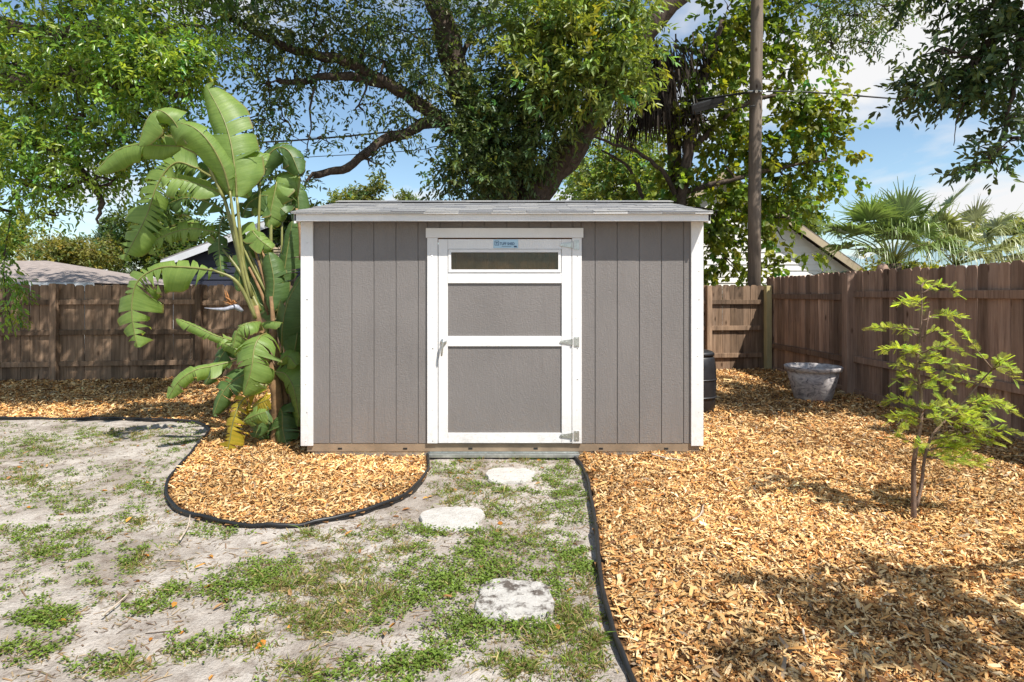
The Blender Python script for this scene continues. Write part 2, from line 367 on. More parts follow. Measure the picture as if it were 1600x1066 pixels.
MB().box(SX0, SX0+0.112, SY-0.02, SY-0.0015, 0.112, 2.165).build('corner_trim', M['white'], shed, bevel=0.002)
MB().box(SX1-0.112, SX1, SY-0.02, SY-0.0015, 0.112, 2.165).build('corner_trim', M['white'], shed, bevel=0.002)
MB().box(SX0-0.003, SX0+0.013, SY-0.001, SY+0.09, 0.112, 2.165).build('corner_trim', M['white'], shed, bevel=0.002)
MB().box(SX1-0.013, SX1+0.003, SY-0.001, SY+0.09, 0.112, 2.165).build('corner_trim', M['white'], shed, bevel=0.002)
# base rim with its slots
MB().box(SX0+0.05, SX1-0.03, SY+0.004, SY+0.05, 0.055, 0.129).build('floor_rim', M['rim'], shed, bevel=0.002)
MB().box(SX0+0.09, SX1-0.07, SY+0.012, SY+0.09, -0.03, 0.052).build('floor_skid', M['galv'], shed)
MB().box(DX0+0.02, DX1-0.02, SY-0.05, SY+0.01, 0.012, 0.042).build('door_sill', M['galv'], shed, bevel=0.003)
for px in (531, 633, 735, 837, 939, 1041):
    x = (px-800)/170.1; MB().box(x-0.019, x+0.019, SY+0.0015, SY+0.006, 0.074, 0.090).build('vent_slot', M['black'], shed)
# roof
rd = MB()
for (ya, yb) in ((EY + 0.012, RY), (2*RY - EY - 0.012, RY)):
    rd.prism([(SX0+0.004, ya, roof_z(ya)-0.032), (SX0+0.004, yb, RZ-0.032), (SX0+0.004, yb, RZ-0.012), (SX0+0.004, ya, roof_z(ya)-0.012)], (SX1-SX0-0.008, 0, 0))
rd.build('roof_deck', M['rawwood'], shed)
MB().box(SX0-0.002, SX1+0.012, EY-0.0, EY+0.018, 2.150, EZ-0.022).build('fascia', M['white'], shed, bevel=0.002)
MB().box(SX0+0.01, SX1-0.01, EY+0.0185, SY-0.0205, 2.168, 2.176).build('soffit', M['white'], shed)
MB().prism([(SX0-0.02, EY-0.030, EZ-0.0225), (SX0-0.02, EY+0.05, EZ-0.004), (SX0-0.02, EY+0.05, EZ+0.0005), (SX0-0.02, EY-0.030, EZ-0.0115)], (SX1-SX0+0.045, 0, 0)).build('drip_edge', M['white'], shed)
for sx, d in ((SX0+0.014, -0.018), (SX1-0.006, 0.018)):
    for (ya, yb) in ((EY, RY), (2*RY-EY, RY)):
        MB().prism([(sx, ya, roof_z(ya)-0.105), (sx, yb, RZ-0.105), (sx, yb, RZ-0.014), (sx, ya, roof_z(ya)-0.014)], (d, 0, 0)).build('rake_trim', M['white'], shed)
m, t, b = mat('asphalt_shingle'); b.inputs['Roughness'].default_value = 0.95; oi = t.nodes.new('ShaderNodeObjectInfo')
c = ramp(t, oi.outputs['Random'], [(0, (0.16, 0.163, 0.175)), (0.5, (0.215, 0.215, 0.22)), (1, (0.28, 0.275, 0.27))])
gr = noise(t, mapping(t, rnd=True), 160, 3, 0.7); c = mul(t, c, ramp(t, gr, [(0.3, (0.6, 0.6, 0.6)), (0.65, (1.25, 1.25, 1.25))]))
t.links.new(c, b.inputs['Base Color']); bump(t, b, gr, 0.8, 0.003); M['shingle'] = m
shv = []
for k in range(4):
    q = MB(); q.box(0.002, 0.298, 0, 0.19, 0.0, 0.0055 + 0.0015*k); me = q.mesh('shingle'); me.materials.append(M['shingle']); shv.append(me)
sl_len = math.hypot(RY - EY, RZ - EZ) + 0.02; ang = math.atan(slope)
base_off = shed.location
for side in (0, 1):
    nr = 10
    for r in range(nr):
        d = -0.036 + r * (sl_len - 0.136) / (nr - 1); x = SX0 - 0.02 - (0.15 if r % 2 else 0.0) - random.random()*0.06
        while x < SX1 + 0.02:
            o = bpy.data.objects.new('shingle', random.choice(shv)); COL.objects.link(o); o.parent = shed
            xs = max(x, SX0 - 0.022); xe = min(x + 0.3, SX1 + 0.026)
            if xe - xs < 0.03: bpy.data.objects.remove(o); x += 0.3; continue
            dd = d + (random.uniform(-0.012, 0.012) if r else random.uniform(-0.003, 0.003))
            yy = EY + dd*math.cos(ang); zz = EZ + dd*math.sin(ang) - 0.004 + random.uniform(0, 0.003)
            if side == 0: o.location = Vector((xs, yy, zz)) - base_off; o.rotation_euler = (ang - 0.022, 0, random.uniform(-0.006, 0.006))
            else: o.location = Vector((xe, 2*RY - yy, zz)) - base_off; o.rotation_euler = (ang - 0.022, 0, math.pi)
            o.scale.x = (xe - xs) / 0.3; x += 0.3
for k in range(13):
    x = SX0 - 0.02 + k*0.288
    MB().prism([(x, RY-0.14, RZ-0.014-0.0), (x, RY, RZ+0.018), (x, RY+0.14, RZ-0.014), (x, RY+0.14, RZ-0.006), (x, RY, RZ+0.026), (x, RY-0.14, RZ-0.006)], (0.286, 0, 0)).build('ridge_cap', M['shingle'], shed)
# door surround
def zz(py): return CAMH - (py - HOR)/170.1
def xx(px): return (px - 800)/170.1
F = SY - 0.022
MB().box(xx(666), xx(911), F-0.006, SY-0.001, zz(372), zz(357)).build('door_header', M['white'], shed, bevel=0.002)
MB().box(xx(668), xx(684.4), F, SY-0.001, zz(692), zz(372.3)).build('door_casing', M['white'], shed, bevel=0.002)
MB().box(xx(893.6), xx(908.5), F, SY-0.001, zz(692), zz(372.3)).build('door_casing', M['white'], shed, bevel=0.002)
dl = MB(); dl.box(xx(686), xx(892.4), SY-0.004, SY+0.03, zz(691), zz(424)); dl.box(xx(686), xx(892.4), SY-0.004, SY+0.03, zz(392), zz(374)); dl.box(xx(686), xx(704), SY-0.004, SY+0.03, zz(424), zz(392)); dl.box(xx(873), xx(892.4), SY-0.004, SY+0.03, zz(424), zz(392))
door = dl.build('door', M['white'], shed)
def dpart(name, x0, x1, y0, y1, f, mt, bev=0.002, back=SY-0.0045):
    return MB().box(xx(x0), xx(x1), f, back, zz(y1), zz(y0)).build(name, M[mt], door, bevel=bev)
dpart('stile', 685.4, 700, 374.2, 691.6, F+0.001, 'white'); dpart('stile', 877.4, 892.8, 374.2, 691.6, F+0.001, 'white')
for (a, c2) in ((374.2, 389.6), (426.6, 442.8), (525.2, 541), (676, 691.6)): dpart('rail', 700.2, 877.2, a, c2, F+0.0015, 'white')
dpart('panel', 700.2, 877.2, 442.9, 525.1, SY-0.007, 'grey', 0.0); dpart('panel', 700.2, 877.2, 541.1, 675.9, SY-0.007, 'grey', 0.0)
wf = MB()
for bx in ((701, 876, 390.2, 394.6), (701, 876, 421.4, 425.9), (701, 705.2, 394.6, 421.4), (872, 876, 394.6, 421.4)):
    wf.box(xx(bx[0]), xx(bx[1]), F-0.004, SY-0.0045, zz(bx[3]), zz(bx[2]))
wf.build('window_frame', M['white'], door)
m, t, b = mat('dusty_window_glass'); tr = t.nodes.new('ShaderNodeBsdfTransparent'); tr.inputs[0].default_value = (0.86, 0.78, 0.66, 1)
gl = t.nodes.new('ShaderNodeBsdfGlossy'); gl.inputs['Roughness'].default_value = 0.03; fr = t.nodes.new('ShaderNodeFresnel'); fr.inputs[0].default_value = 1.5
mxs = t.nodes.new('ShaderNodeMixShader'); t.links.new(fr.outputs[0], mxs.inputs[0]); t.links.new(tr.outputs[0], mxs.inputs[1]); t.links.new(gl.outputs[0], mxs.inputs[2])
df = t.nodes.new('ShaderNodeBsdfDiffuse'); df.inputs[0].default_value = (0.26, 0.165, 0.085, 1)
mx2 = t.nodes.new('ShaderNodeMixShader'); vv = mapping(t, (1, 1, 1)); dn = ramp(t, noise(t, vv, 14, 6, 0.7), [(0.38, (0.03, 0.03, 0.03)), (0.75, (0.20, 0.20, 0.20))])
t.links.new(dn, mx2.inputs[0]); t.links.new(mxs.outputs[0], mx2.inputs[1]); t.links.new(df.outputs[0], mx2.inputs[2]); t.links.new(mx2.outputs[0], t.nodes['Material Output'].inputs[0])
M['glass'] = m
dpart('window_pane', 705, 872.2, 394.4, 421.6, SY+0.004, 'glass', 0.0, SY+0.007)
for py in (383.5, 534, 680):                                   # strap hinges
    h = MB(); zc = zz(py); f = F - 0.0015
    h.box(xx(896.5), xx(904.5), f-0.004, f, zc-0.045, zc+0.045)
    h.tube([(xx(893.2), f-0.006, zc-0.03), (xx(893.2), f-0.006, zc+0.03)], 0.009, 10)
    h.prism([(xx(893.2), f-0.006, zc-0.026), (xx(893.2), f-0.006, zc+0.026), (xx(884), f-0.006, zc+0.019), (xx(876), f-0.006, zc+0.012), (xx(874), f-0.006, zc), (xx(876), f-0.006, zc-0.012), (xx(884), f-0.006, zc-0.019)], (0, 0.005, 0))
    for (bx, bz) in ((900.5, 0.03), (900.5, -0.03), (885, 0), (879, 0)): h.tube([(xx(bx), f-0.010, zc+bz), (xx(bx), f-0.003, zc+bz)], 0.006, 8)
    h.build('hinge', M['galv'], door, bevel=0.0015)
hd = MB(); zc = zz(534); hx = xx(693.5)
hd.tube([(hx, F-0.002, zc), (hx, F-0.012, zc)], [0.030, 0.026], 16); hd.tube([(hx, F-0.012, zc), (hx, F-0.05, zc)], 0.011, 10)
hd.tube(catmull([(hx+0.004, F-0.05, zc+0.012), (hx, F-0.052, zc-0.02), (hx-0.008, F-0.054, zc-0.07), (hx-0.012, F-0.05, zc-0.125)], 10), [0.012, 0.013, 0.0125, 0.012, 0.011, 0.0105, 0.010, 0.0095, 0.009, 0.006], 10)
hd.build('handle', M['galv'], door, smooth=True)
pl = MB().box(xx(771), xx(809.5), F-0.003, F+0.0012, zz(388.2), zz(374.8)).build('name_plate', M['plate'], shed, bevel=0.003)
def text_mesh(body, size, loc, name, mt, parent, bold=0.0, sx=1.0):
    cu = bpy.data.curves.new(name, 'FONT'); cu.body = body; cu.size = size; cu.extrude = 0.0006; cu.align_x = 'LEFT'; cu.offset = bold
    to = bpy.data.objects.new('tmp', cu); COL.objects.link(to); dg = bpy.context.evaluated_depsgraph_get(); dg.update()
    me = bpy.data.meshes.new_from_object(to.evaluated_get(dg)); bpy.data.objects.remove(to)
    me.transform(Matrix.Translation(Vector(loc)) @ Matrix.Rotation(math.pi/2, 4, 'X') @ Matrix.Diagonal((sx, 1, 1, 1)))
    me.name = name; me.materials.clear(); return link(name, me, M[mt], parent)
text_mesh('TUFF SHED', 0.034, (xx(781), F-0.0042, zz(383.4)), 'lettering', 'ink', pl, 0.0008, 0.80)
eb = MB()
for (a, c2, d, e) in ((773, 773.8, 376.8, 384), (779, 779.8, 376.8, 384), (773.8, 779, 376.8, 377.6), (773.8, 779, 383.2, 384), (774.6, 778.2, 379, 380), (775.9, 776.9, 380, 382.6)):
    eb.box(xx(a), xx(c2), F-0.0044, F-0.0031, zz(e), zz(d))
eb.build('emblem', M['ink'], pl)
ub = MB(); ub.box(xx(784), xx(799), F-0.0042, F-0.0031, zz(385.9), zz(385.3)); ub.box(xx(803), xx(807.5), F-0.0042, F-0.0031, zz(387), zz(384.6)); ub.build('underline', M['ink'], pl)
nails = MB()
for px_ in (676, 901):
    for py_ in range(400, 690, 48): nails.tube([(xx(px_+random.uniform(-2, 2)), F-0.0016, zz(py_)), (xx(px_), F+0.001, zz(py_))], 0.004, 6)
for px_ in (480, 1090):
    for py_ in range(380, 690, 44): nails.tube([(xx(px_+random.uniform(-3, 3)), SY-0.0215, zz(py_)), (xx(px_), SY-0.019, zz(py_))], 0.0035, 6)
tag(nails.build('nail_heads', M['galv'], shed), kind='stuff')

# ------------------------------------------------------------------ fences
def picket_meshes(mt, h, n=6, w=0.1415):
    out = []
    for k in range(n):
        rs = random.Random(k*13+int(h*100)); j = lambda a: rs.uniform(-a, a); e = 0.028; hh = h + j(0.012)
        x0, x1 = -w/2 + abs(j(0.003)), w/2 - abs(j(0.003))
        prof = [(x0+j(.003), -0.05), (x1+j(.003), -0.05), (x1+j(.003), hh*0.5), (x1, hh-e), (x1-e, hh), (x0+e, hh), (x0, hh-e), (x0+j(.003), hh*0.5)]
        q = MB().prism([(x, 0, z) for x, z in prof], (0, 0.017, 0)); me = q.mesh('picket'); me.materials.append(mt); out.append(me)
    return out
def fence_run(root, a, bpt, meshes, inner, zoff=0.0):
    a = Vector((*a, 0)); bpt = Vector((*bpt, 0)); d = (bpt - a); L = d.length; d.normalize(); n = int(L / 0.140)
    rot = math.atan2(d.y, d.x)
    for k in range(n):
        o = bpy.data.objects.new('picket', random.choice(meshes)); COL.objects.link(o); o.parent = root
        p = a + d * (0.140*(k + 0.5)); o.location = p + Vector((0, 0, zoff + random.uniform(-0.012, 0.008))) - root.location
        o.rotation_euler = (random.uniform(-0.006, 0.006), random.uniform(-0.005, 0.005), rot + random.uniform(-0.012, 0.012)); o.scale.x = random.uniform(0.965, 1.0)
def bar(name, mt, root, a, bpt, z0, z1, y0, y1, twist=0.0, z0b=None):
    a = Vector((*a, 0)); bpt = Vector((*bpt, 0)); d = (bpt - a).normalized(); n = Vector((-d.y, d.x, 0)); dz = 0 if z0b is None else z0b - z0
    q = MB(); vs = []
    for p, e in ((a, 0), (bpt, dz)):
        for (yy, z) in ((y0, z0), (y1, z0), (y1, z1), (y0, z1)): vs.append(p + n*yy + Vector((0, 0, z + e)))
    q.add(vs, [(0,1,2,3), (4,7,6,5), (0,4,5,1), (1,5,6,2), (2,6,7,3), (3,7,4,0)]); return q.build(name, mt, root, bevel=0.004)
BH, SH = 1.665, 1.83
bf = empty('back_fence', (-6.5, 9.7, 0), 'brown weathered plank fence along the back of the yard behind the shed', 'fence')
bx0, bx1 = -11.6, 4.90
pb = picket_meshes(M['fence'], BH); fence_run(bf, (bx0, back_y(bx0)), (bx1, back_y(bx1)), pb, -1)
posts = []
x = -7.57
while x > bx0: x -= 2.25
posts = []
xp = x
while xp < bx1 - 0.6: posts.append(xp); xp += 2.25
ends = [bx0] + posts + [bx1 - 0.12]
dl_ = Vector((1, 0.113, 0)).normalized()
for a, c2 in zip(ends[:-1], ends[1:]):
    for zc in (1.36, 0.86, 0.345):
        e = random.uniform(-0.012, 0.012)
        bar('rail', M['fence'], bf, (a + 0.05, back_y(a + 0.05)), (c2 - 0.05, back_y(c2 - 0.05)), zc - 0.042 + e, zc + 0.042 + e, -0.045, -0.004)
for xp in posts: bar('post', M['fence'], bf, (xp - 0.047, back_y(xp - 0.047)), (xp + 0.047, back_y(xp + 0.047)), -0.1, 1.66 + random.uniform(-0.02, 0.02), -0.105, -0.006)
pp = bar('post', M['pale_post'], bf, (4.78, back_y(4.78) - 0.02), (4.885, back_y(4.885) - 0.02), -0.1, 1.66, -0.115, -0.01); tag(pp, 'newer pale yellowish post at the fence corner')
sf = empty('side_fence', (side_x(7), 7, 0), 'reddish brown plank fence along the right side of the yard', 'fence')
ps = picket_meshes(M['fence_side'], SH); ya, yb = 11.15, 1.6
fence_run(sf, (side_x(ya), ya), (side_x(yb), yb), ps, 1)
sp_posts = [8.42, 5.3, 2.9]
seg = [ya - 0.15] + sp_posts + [yb]
hts = [(1.46, 0.535), (1.50, 0.56), (1.58, 0.64), (1.58, 0.64)]
for k, (a, c2) in enumerate(zip(seg[:-1], seg[1:])):
    for zc in hts[k]: bar('rail', M['fence_side'], sf, (side_x(a - 0.05), a - 0.05), (side_x(c2 + 0.05), c2 + 0.05), zc - 0.045, zc + 0.045, -0.045, -0.004)
    bar('rail', M['fence_side'], sf, (side_x(a - 0.05), a - 0.05), (side_x(c2 + 0.05), c2 + 0.05), 0.02, 0.13, -0.03, -0.004)
for yp in sp_posts: bar('post', M['fence_side'], sf, (side_x(yp + 0.065), yp + 0.065), (side_x(yp - 0.065), yp - 0.065), -0.1, 1.80, -0.135, -0.006)
yp = 7.95; cx = side_x(yp) + 0.11                               # round outer post with its cap showing above the boards
q = MB(); q.lathe([(0.055, -0.1), (0.055, 1.80), (0.07, 1.81), (0.072, 1.86), (0.055, 1.90), (0.025, 1.92), (0.001, 1.925)], (cx, yp, 0), 14); q.build('post', M['fence_side'], sf, smooth=True)

# ------------------------------------------------------------------ edging strips, stepping stones
def edging(name, label, pts, r=0.0125):
    root = empty(name, (pts[0][0], pts[0][1], 0), label, 'edging', 'black lawn edging')
    P3 = [(x, y, max(float(gh(x, y)), float(mh(x, y)) - 0.01) + 0.020 + 0.005*math.sin(3*k*0.17)) for k, (x, y) in enumerate(pts)]
    MB().tube(P3, r, 10).build('top_bead', M['edging'], root, smooth=True)
    q = MB(); vs = []; fs = []
    for k, (x, y, z) in enumerate(P3):
        a = Vector(P3[max(k-1, 0)]); c = Vector(P3[min(k+1, len(P3)-1)]); d = (c - a); n = Vector((-d.y, d.x, 0)).normalized()*0.004
        for s in (-1, 1): vs += [(x + n.x*s, y + n.y*s, z - 0.012), (x + n.x*s*1.5, y + n.y*s*1.5, z - 0.11)]
    for k in range(len(P3)-1):
        i = k*4; j = i+4; fs += [(i, j, j+1, i+1), (i+2, i+3, j+3, j+2), (i+1, j+1, j+3, i+3)]
    q.add(vs, fs).build('skirt', M['edging'], root)
edging('lawn_edging', 'black plastic edging winding along the bed right of the stepping stones', ER)
edging('lawn_edging', 'black plastic edging round the bed under the big leafed plant', EL, 0.0125)
m, t, b = mat('pale_cast_stone'); b.inputs['Roughness'].default_value = 0.9; v = mapping(t, rnd=True)
s1 = noise(t, v, 12, 8, 0.7, 0.2); c = ramp(t, s1, [(0.30, (0.42, 0.39, 0.355)), (0.48, (0.48, 0.455, 0.42)), (0.7, (0.57, 0.545, 0.51))])
t.links.new(c, b.inputs['Base Color']); bump(t, b, noise(t, v, 26, 8, 0.75), 1.0, 0.02); M['stone'] = m
m2 = m.copy(); M['stone_dirty'] = m2
for n_ in m2.node_tree.nodes:
    if n_.type == 'VALTORGB': n_.color_ramp.elements[0].color = (0.10, 0.08, 0.065, 1); n_.color_ramp.elements[0].position = 0.40; n_.color_ramp.elements[1].position = 0.50
def stone(px, py, w, d, label, mt, seed):
    rs = random.Random(seed); x, y = G(px, py); n = 30; zt = float(gh(x, y)) + 0.020; out = []
    vs = []; ph = [rs.uniform(0, 6.28) for _ in range(4)]
    for ring, (sc_, z) in enumerate(((1.0, zt - 0.08), (1.0, zt - 0.012), (0.975, zt), (0.55, zt + 0.004))):
        for k in range(n):
            a = 2*math.pi*k/n; r = 1 + 0.05*math.sin(3*a + ph[0]) + 0.035*math.sin(5*a + ph[1]) + 0.02*math.sin(9*a + ph[2]) + rs.uniform(-0.022, 0.022)*(ring == 1)
            q_ = (abs(math.cos(a))**3.2 + abs(math.sin(a))**3.2) ** (-1/3.2)
            vs.append((x + math.cos(a)*w/2*r*sc_*q_, y + math.sin(a)*d/2*r*sc_*q_, z + (rs.uniform(-0.003, 0.003) if ring > 1 else 0)))
    fs = [(i*n+k, i*n+(k+1) % n, (i+1)*n+(k+1) % n, (i+1)*n+k) for i in range(3) for k in range(n)] + [tuple(3*n+k for k in range(n))]
    o = MB().add(vs, fs).build('stepping_stone', M[mt], None, smooth=True); me = o.data
    for pgn in me.polygons: pgn.use_smooth = False
    o.location = (0, 0, 0); STONES.append((x, y, w/2, d/2)); return tag(o, label, 'stepping stone', 'stepping stones to the shed door')
STONES = []
stone(797, 744, 0.40, 0.36, 'pale stepping stone nearest the shed door', 'stone', 1)
stone(706, 813, 0.41, 0.40, 'clean pale stepping stone in the middle of the three', 'stone', 2)
stone(803, 945, 0.365, 0.355, 'dirt stained stepping stone nearest the viewer', 'stone_dirty', 3)

# ------------------------------------------------------------------ neighbouring houses beyond the fences
def paint(name, col, rough=0.7, amp=0.1): return plain(name, col, rough, 0, 2.0, amp)
M['navy'] = paint('navy_siding', (0.022, 0.026, 0.045)); M['white_siding'] = paint('white_siding', (0.74, 0.73, 0.70))
M['roof_grey'] = plain('grey_shingle_roof', (0.20, 0.19, 0.19), 0.9, 0, 9, 0.3, 30, 0.01)
M['roof_beige'] = plain('beige_shingle_roof', (0.25, 0.21, 0.19), 0.9, 0, 9, 0.2, 30, 0.01)
M['roof_brown'] = plain('brown_shingle_roof', (0.14, 0.115, 0.10), 0.9, 0, 9, 0.3, 30, 0.01)
M['roof_aqua'] = plain('pale_aqua_roof', (0.17, 0.25, 0.27), 0.6, 0, 3, 0.12)
M['tan_trim'] = paint('tan_trim', (0.38, 0.31, 0.21)); M['grey_trim'] = paint('pale_grey_trim', (0.55, 0.57, 0.60))
def gable_house(label, X0, X1, Yf, depth, ze, za, wallm, roofm, trimm, board=0.19, over=0.25, vent=None):
    xc = (X0 + X1) / 2; root = empty('neighbour_house', (xc, Yf, 0), label, 'house')
    hw = (X1 - X0) / 2; sl_ = (za - ze) / hw
    MB().prism([(X0+0.02, Yf+0.03, 0), (X1-0.02, Yf+0.03, 0), (X1-0.02, Yf+0.03, ze-0.1), (xc, Yf+0.03, za-0.12), (X0+0.02, Yf+0.03, ze-0.1)], (0, depth, 0)).build('wall', wallm, root)
    z = 0.2
    while z < za - 0.12:
        def hx(zz_): return hw - max(0, (zz_ - (ze - 0.1)) / sl_)
        a, c_ = hx(z), hx(min(z + board - 0.006, za - 0.12))
        if a > 0.1:
            c_ = max(c_, 0.02)
            MB().add([(xc-a, Yf, z), (xc+a, Yf, z), (xc+c_, Yf+0.022, z+board-0.006), (xc-c_, Yf+0.022, z+board-0.006), (xc-a, Yf+0.03, z), (xc+a, Yf+0.03, z)], [(0,1,2,3), (0,4,5,1)]).build('siding_board', wallm, root)
        z += board
    th = 0.10
    rf = MB()
    for s in (-1, 1):
        ex = xc + s*(hw + over); ez = ze - sl_*over
        rf.prism([(xc, Yf-over, za), (ex, Yf-over, ez), (ex, Yf-over, ez+th), (xc, Yf-over, za+th)], (0, depth + 2*over, 0))
    r = rf.build('roof', roofm, root)
    for s in (-1, 1):
        ex = xc + s*(hw + over); ez = ze - sl_*over
        MB().prism([(xc, Yf-over-0.03, za-0.14), (ex, Yf-over-0.03, ez-0.14), (ex, Yf-over-0.03, ez+0.05), (xc, Yf-over-0.03, za+0.05)], (0, 0.028, 0)).build('rake_board', trimm, r)
    if vent:
        vx0, vx1, vz0, vz1 = vent
        vt = MB().box(vx0, vx1, Yf-0.03, Yf-0.004, vz0, vz1).build('gable_vent', M['tan_trim'], root)
        k = vz0 + 0.03
        while k < vz1 - 0.03:
            MB().prism([(vx0+0.04, Yf-0.06, k), (vx0+0.04, Yf-0.032, k+0.035), (vx0+0.04, Yf-0.032, k+0.045), (vx0+0.04, Yf-0.06, k+0.01)], (vx1-vx0-0.08, 0, 0)).build('louvre', M['tan_trim'], vt); k += 0.075
    return root
gable_house('navy blue gabled house behind the big leafed plant', -9.35, -3.15, 16.0, 6, 2.45, 3.62, M['navy'], M['roof_grey'], M['grey_trim'], vent=(-6.75, -5.75, 2.35, 2.85))
gable_house('white sided gabled house beyond the fence behind the utility pole', 2.0, 8.9, 15.0, 7, 2.15, 4.60, M['white_siding'], M['roof_brown'], M['tan_trim'], board=0.16)
def hip_house(label, X0, X1, Y0, Y1, ze, zr, roofm, wallm, ins=None):
    root = empty('neighbour_house', ((X0+X1)/2, Y0, 0), label, 'house'); ym = (Y0+Y1)/2; ins = ins or (Y1-Y0)/2*0.95
    MB().box(X0+0.4, X1-0.4, Y0+0.4, Y1-0.4, 0, ze-0.02).build('wall', wallm, root)
    r = MB().add([(X0,Y0,ze),(X1,Y0,ze),(X1,Y1,ze),(X0,Y1,ze),(X0+ins,ym,zr),(X1-ins,ym,zr)], [(0,1,5,4),(1,2,5),(2,3,4,5),(3,0,4),(0,3,2,1)]).build('roof', roofm, root)
    MB().box(X0-0.03, X1+0.03, Y0-0.03, Y0-0.002, ze-0.16, ze+0.01).build('fascia', M['grey_trim'], r)
hip_house('low house with beige hipped roof beyond the left fence', -20, -8.15, 11.2, 15.2, 1.72, 2.27, M['roof_beige'], M['white_siding'], 2.5)
hip_house('far house with pale aqua roof at the right edge behind the palms', 20.6, 34, 30, 37, 3.0, 4.9, M['roof_aqua'], M['white_siding'])
hip_house('far house with pale aqua roof between white house and palms', 14.5, 20.0, 29, 33, 2.5, 3.6, M['roof_aqua'], M['white_siding'])

# ------------------------------------------------------------------ foliage tools
def nrm(a): return a / np.maximum(np.linalg.norm(a, axis=-1, keepdims=True), 1e-9)
class Leaves:
    def __init__(s): s.V = []; s.C = []; s.n = 0
    def add(s, base, d, n, L, W, col, fold=0.18, wide=0.5):
        side = nrm(np.cross(d, n)); n = nrm(np.cross(side, d)); N = len(base)
        L = L[:, None]; W = W[:, None]; droop = -0.12
        v = np.empty((N, 6, 3)); v[:, 0] = base
        v[:, 1] = base + d*L*(wide-0.18) + side*W*0.5 + n*W*fold; v[:, 2] = base + d*L*(wide+0.25) + side*W*0.36 + n*W*(fold+droop)
        v[:, 3] = base + d*L + n*W*droop*2
        v[:, 4] = base + d*L*(wide+0.25) - side*W*0.36 + n*W*(fold+droop); v[:, 5] = base + d*L*(wide-0.18) - side*W*0.5 + n*W*fold
        s.V.append(v.reshape(-1, 3)); s.C.append(np.repeat(col, 6, 0)); s.n += N
    def build(s, name, mt, parent):
        V = np.concatenate(s.V); C = np.clip(np.concatenate(s.C), 0.004, 1); i = np.arange(s.n)[:, None]*6
        F = np.concatenate([i + np.array([0, 1, 2, 3]), i + np.array([0, 3, 4, 5])], 1).reshape(-1, 4)
        return link(name, np_mesh(name, V, F, 4, C), mt, parent)
def sprays(LV, rng, c, out, k, twig, leafL, leafW, col, colvar=0.25, hang=0.25, flat=0.5):
    """k leaves set along a short twig at every point of c"""
    N = len(c); d = nrm(out + rng.normal(0, 0.55, (N, 3)) + np.array([0, 0, -hang]))
    base_t = np.clip(rng.normal(1, colvar, (N, 1)), 0.35, 1.8); hue = rng.normal(0, 0.12, (N, 1))
    for j in range(k):
        t = (j + 0.6) / k; p = c + d * twig * (t - 0.3) + rng.normal(0, 0.012, (N, 3))
        r = rng.normal(0, 1, (N, 3)); r = nrm(r - d * (r*d).sum(1, keepdims=True)); ld = nrm(d * 0.75 + r * 0.9 + np.array([0, 0, -hang*0.7]))
        n = nrm(rng.normal(0, 0.6, (N, 3)) + np.array([0.25, -0.25, 1.0]) * flat * 2)
        tint = base_t * np.clip(rng.normal(1, 0.16, (N, 1)), 0.5, 1.6)
        cc = np.array(col)[None] * tint * np.concatenate([1 + hue*1.6, 1 + hue*0.2, 1 - hue], 1)
        LV.add(p, ld, n, leafL * rng.uniform(0.65, 1.2, N), leafW * rng.uniform(0.7, 1.15, N), cc)
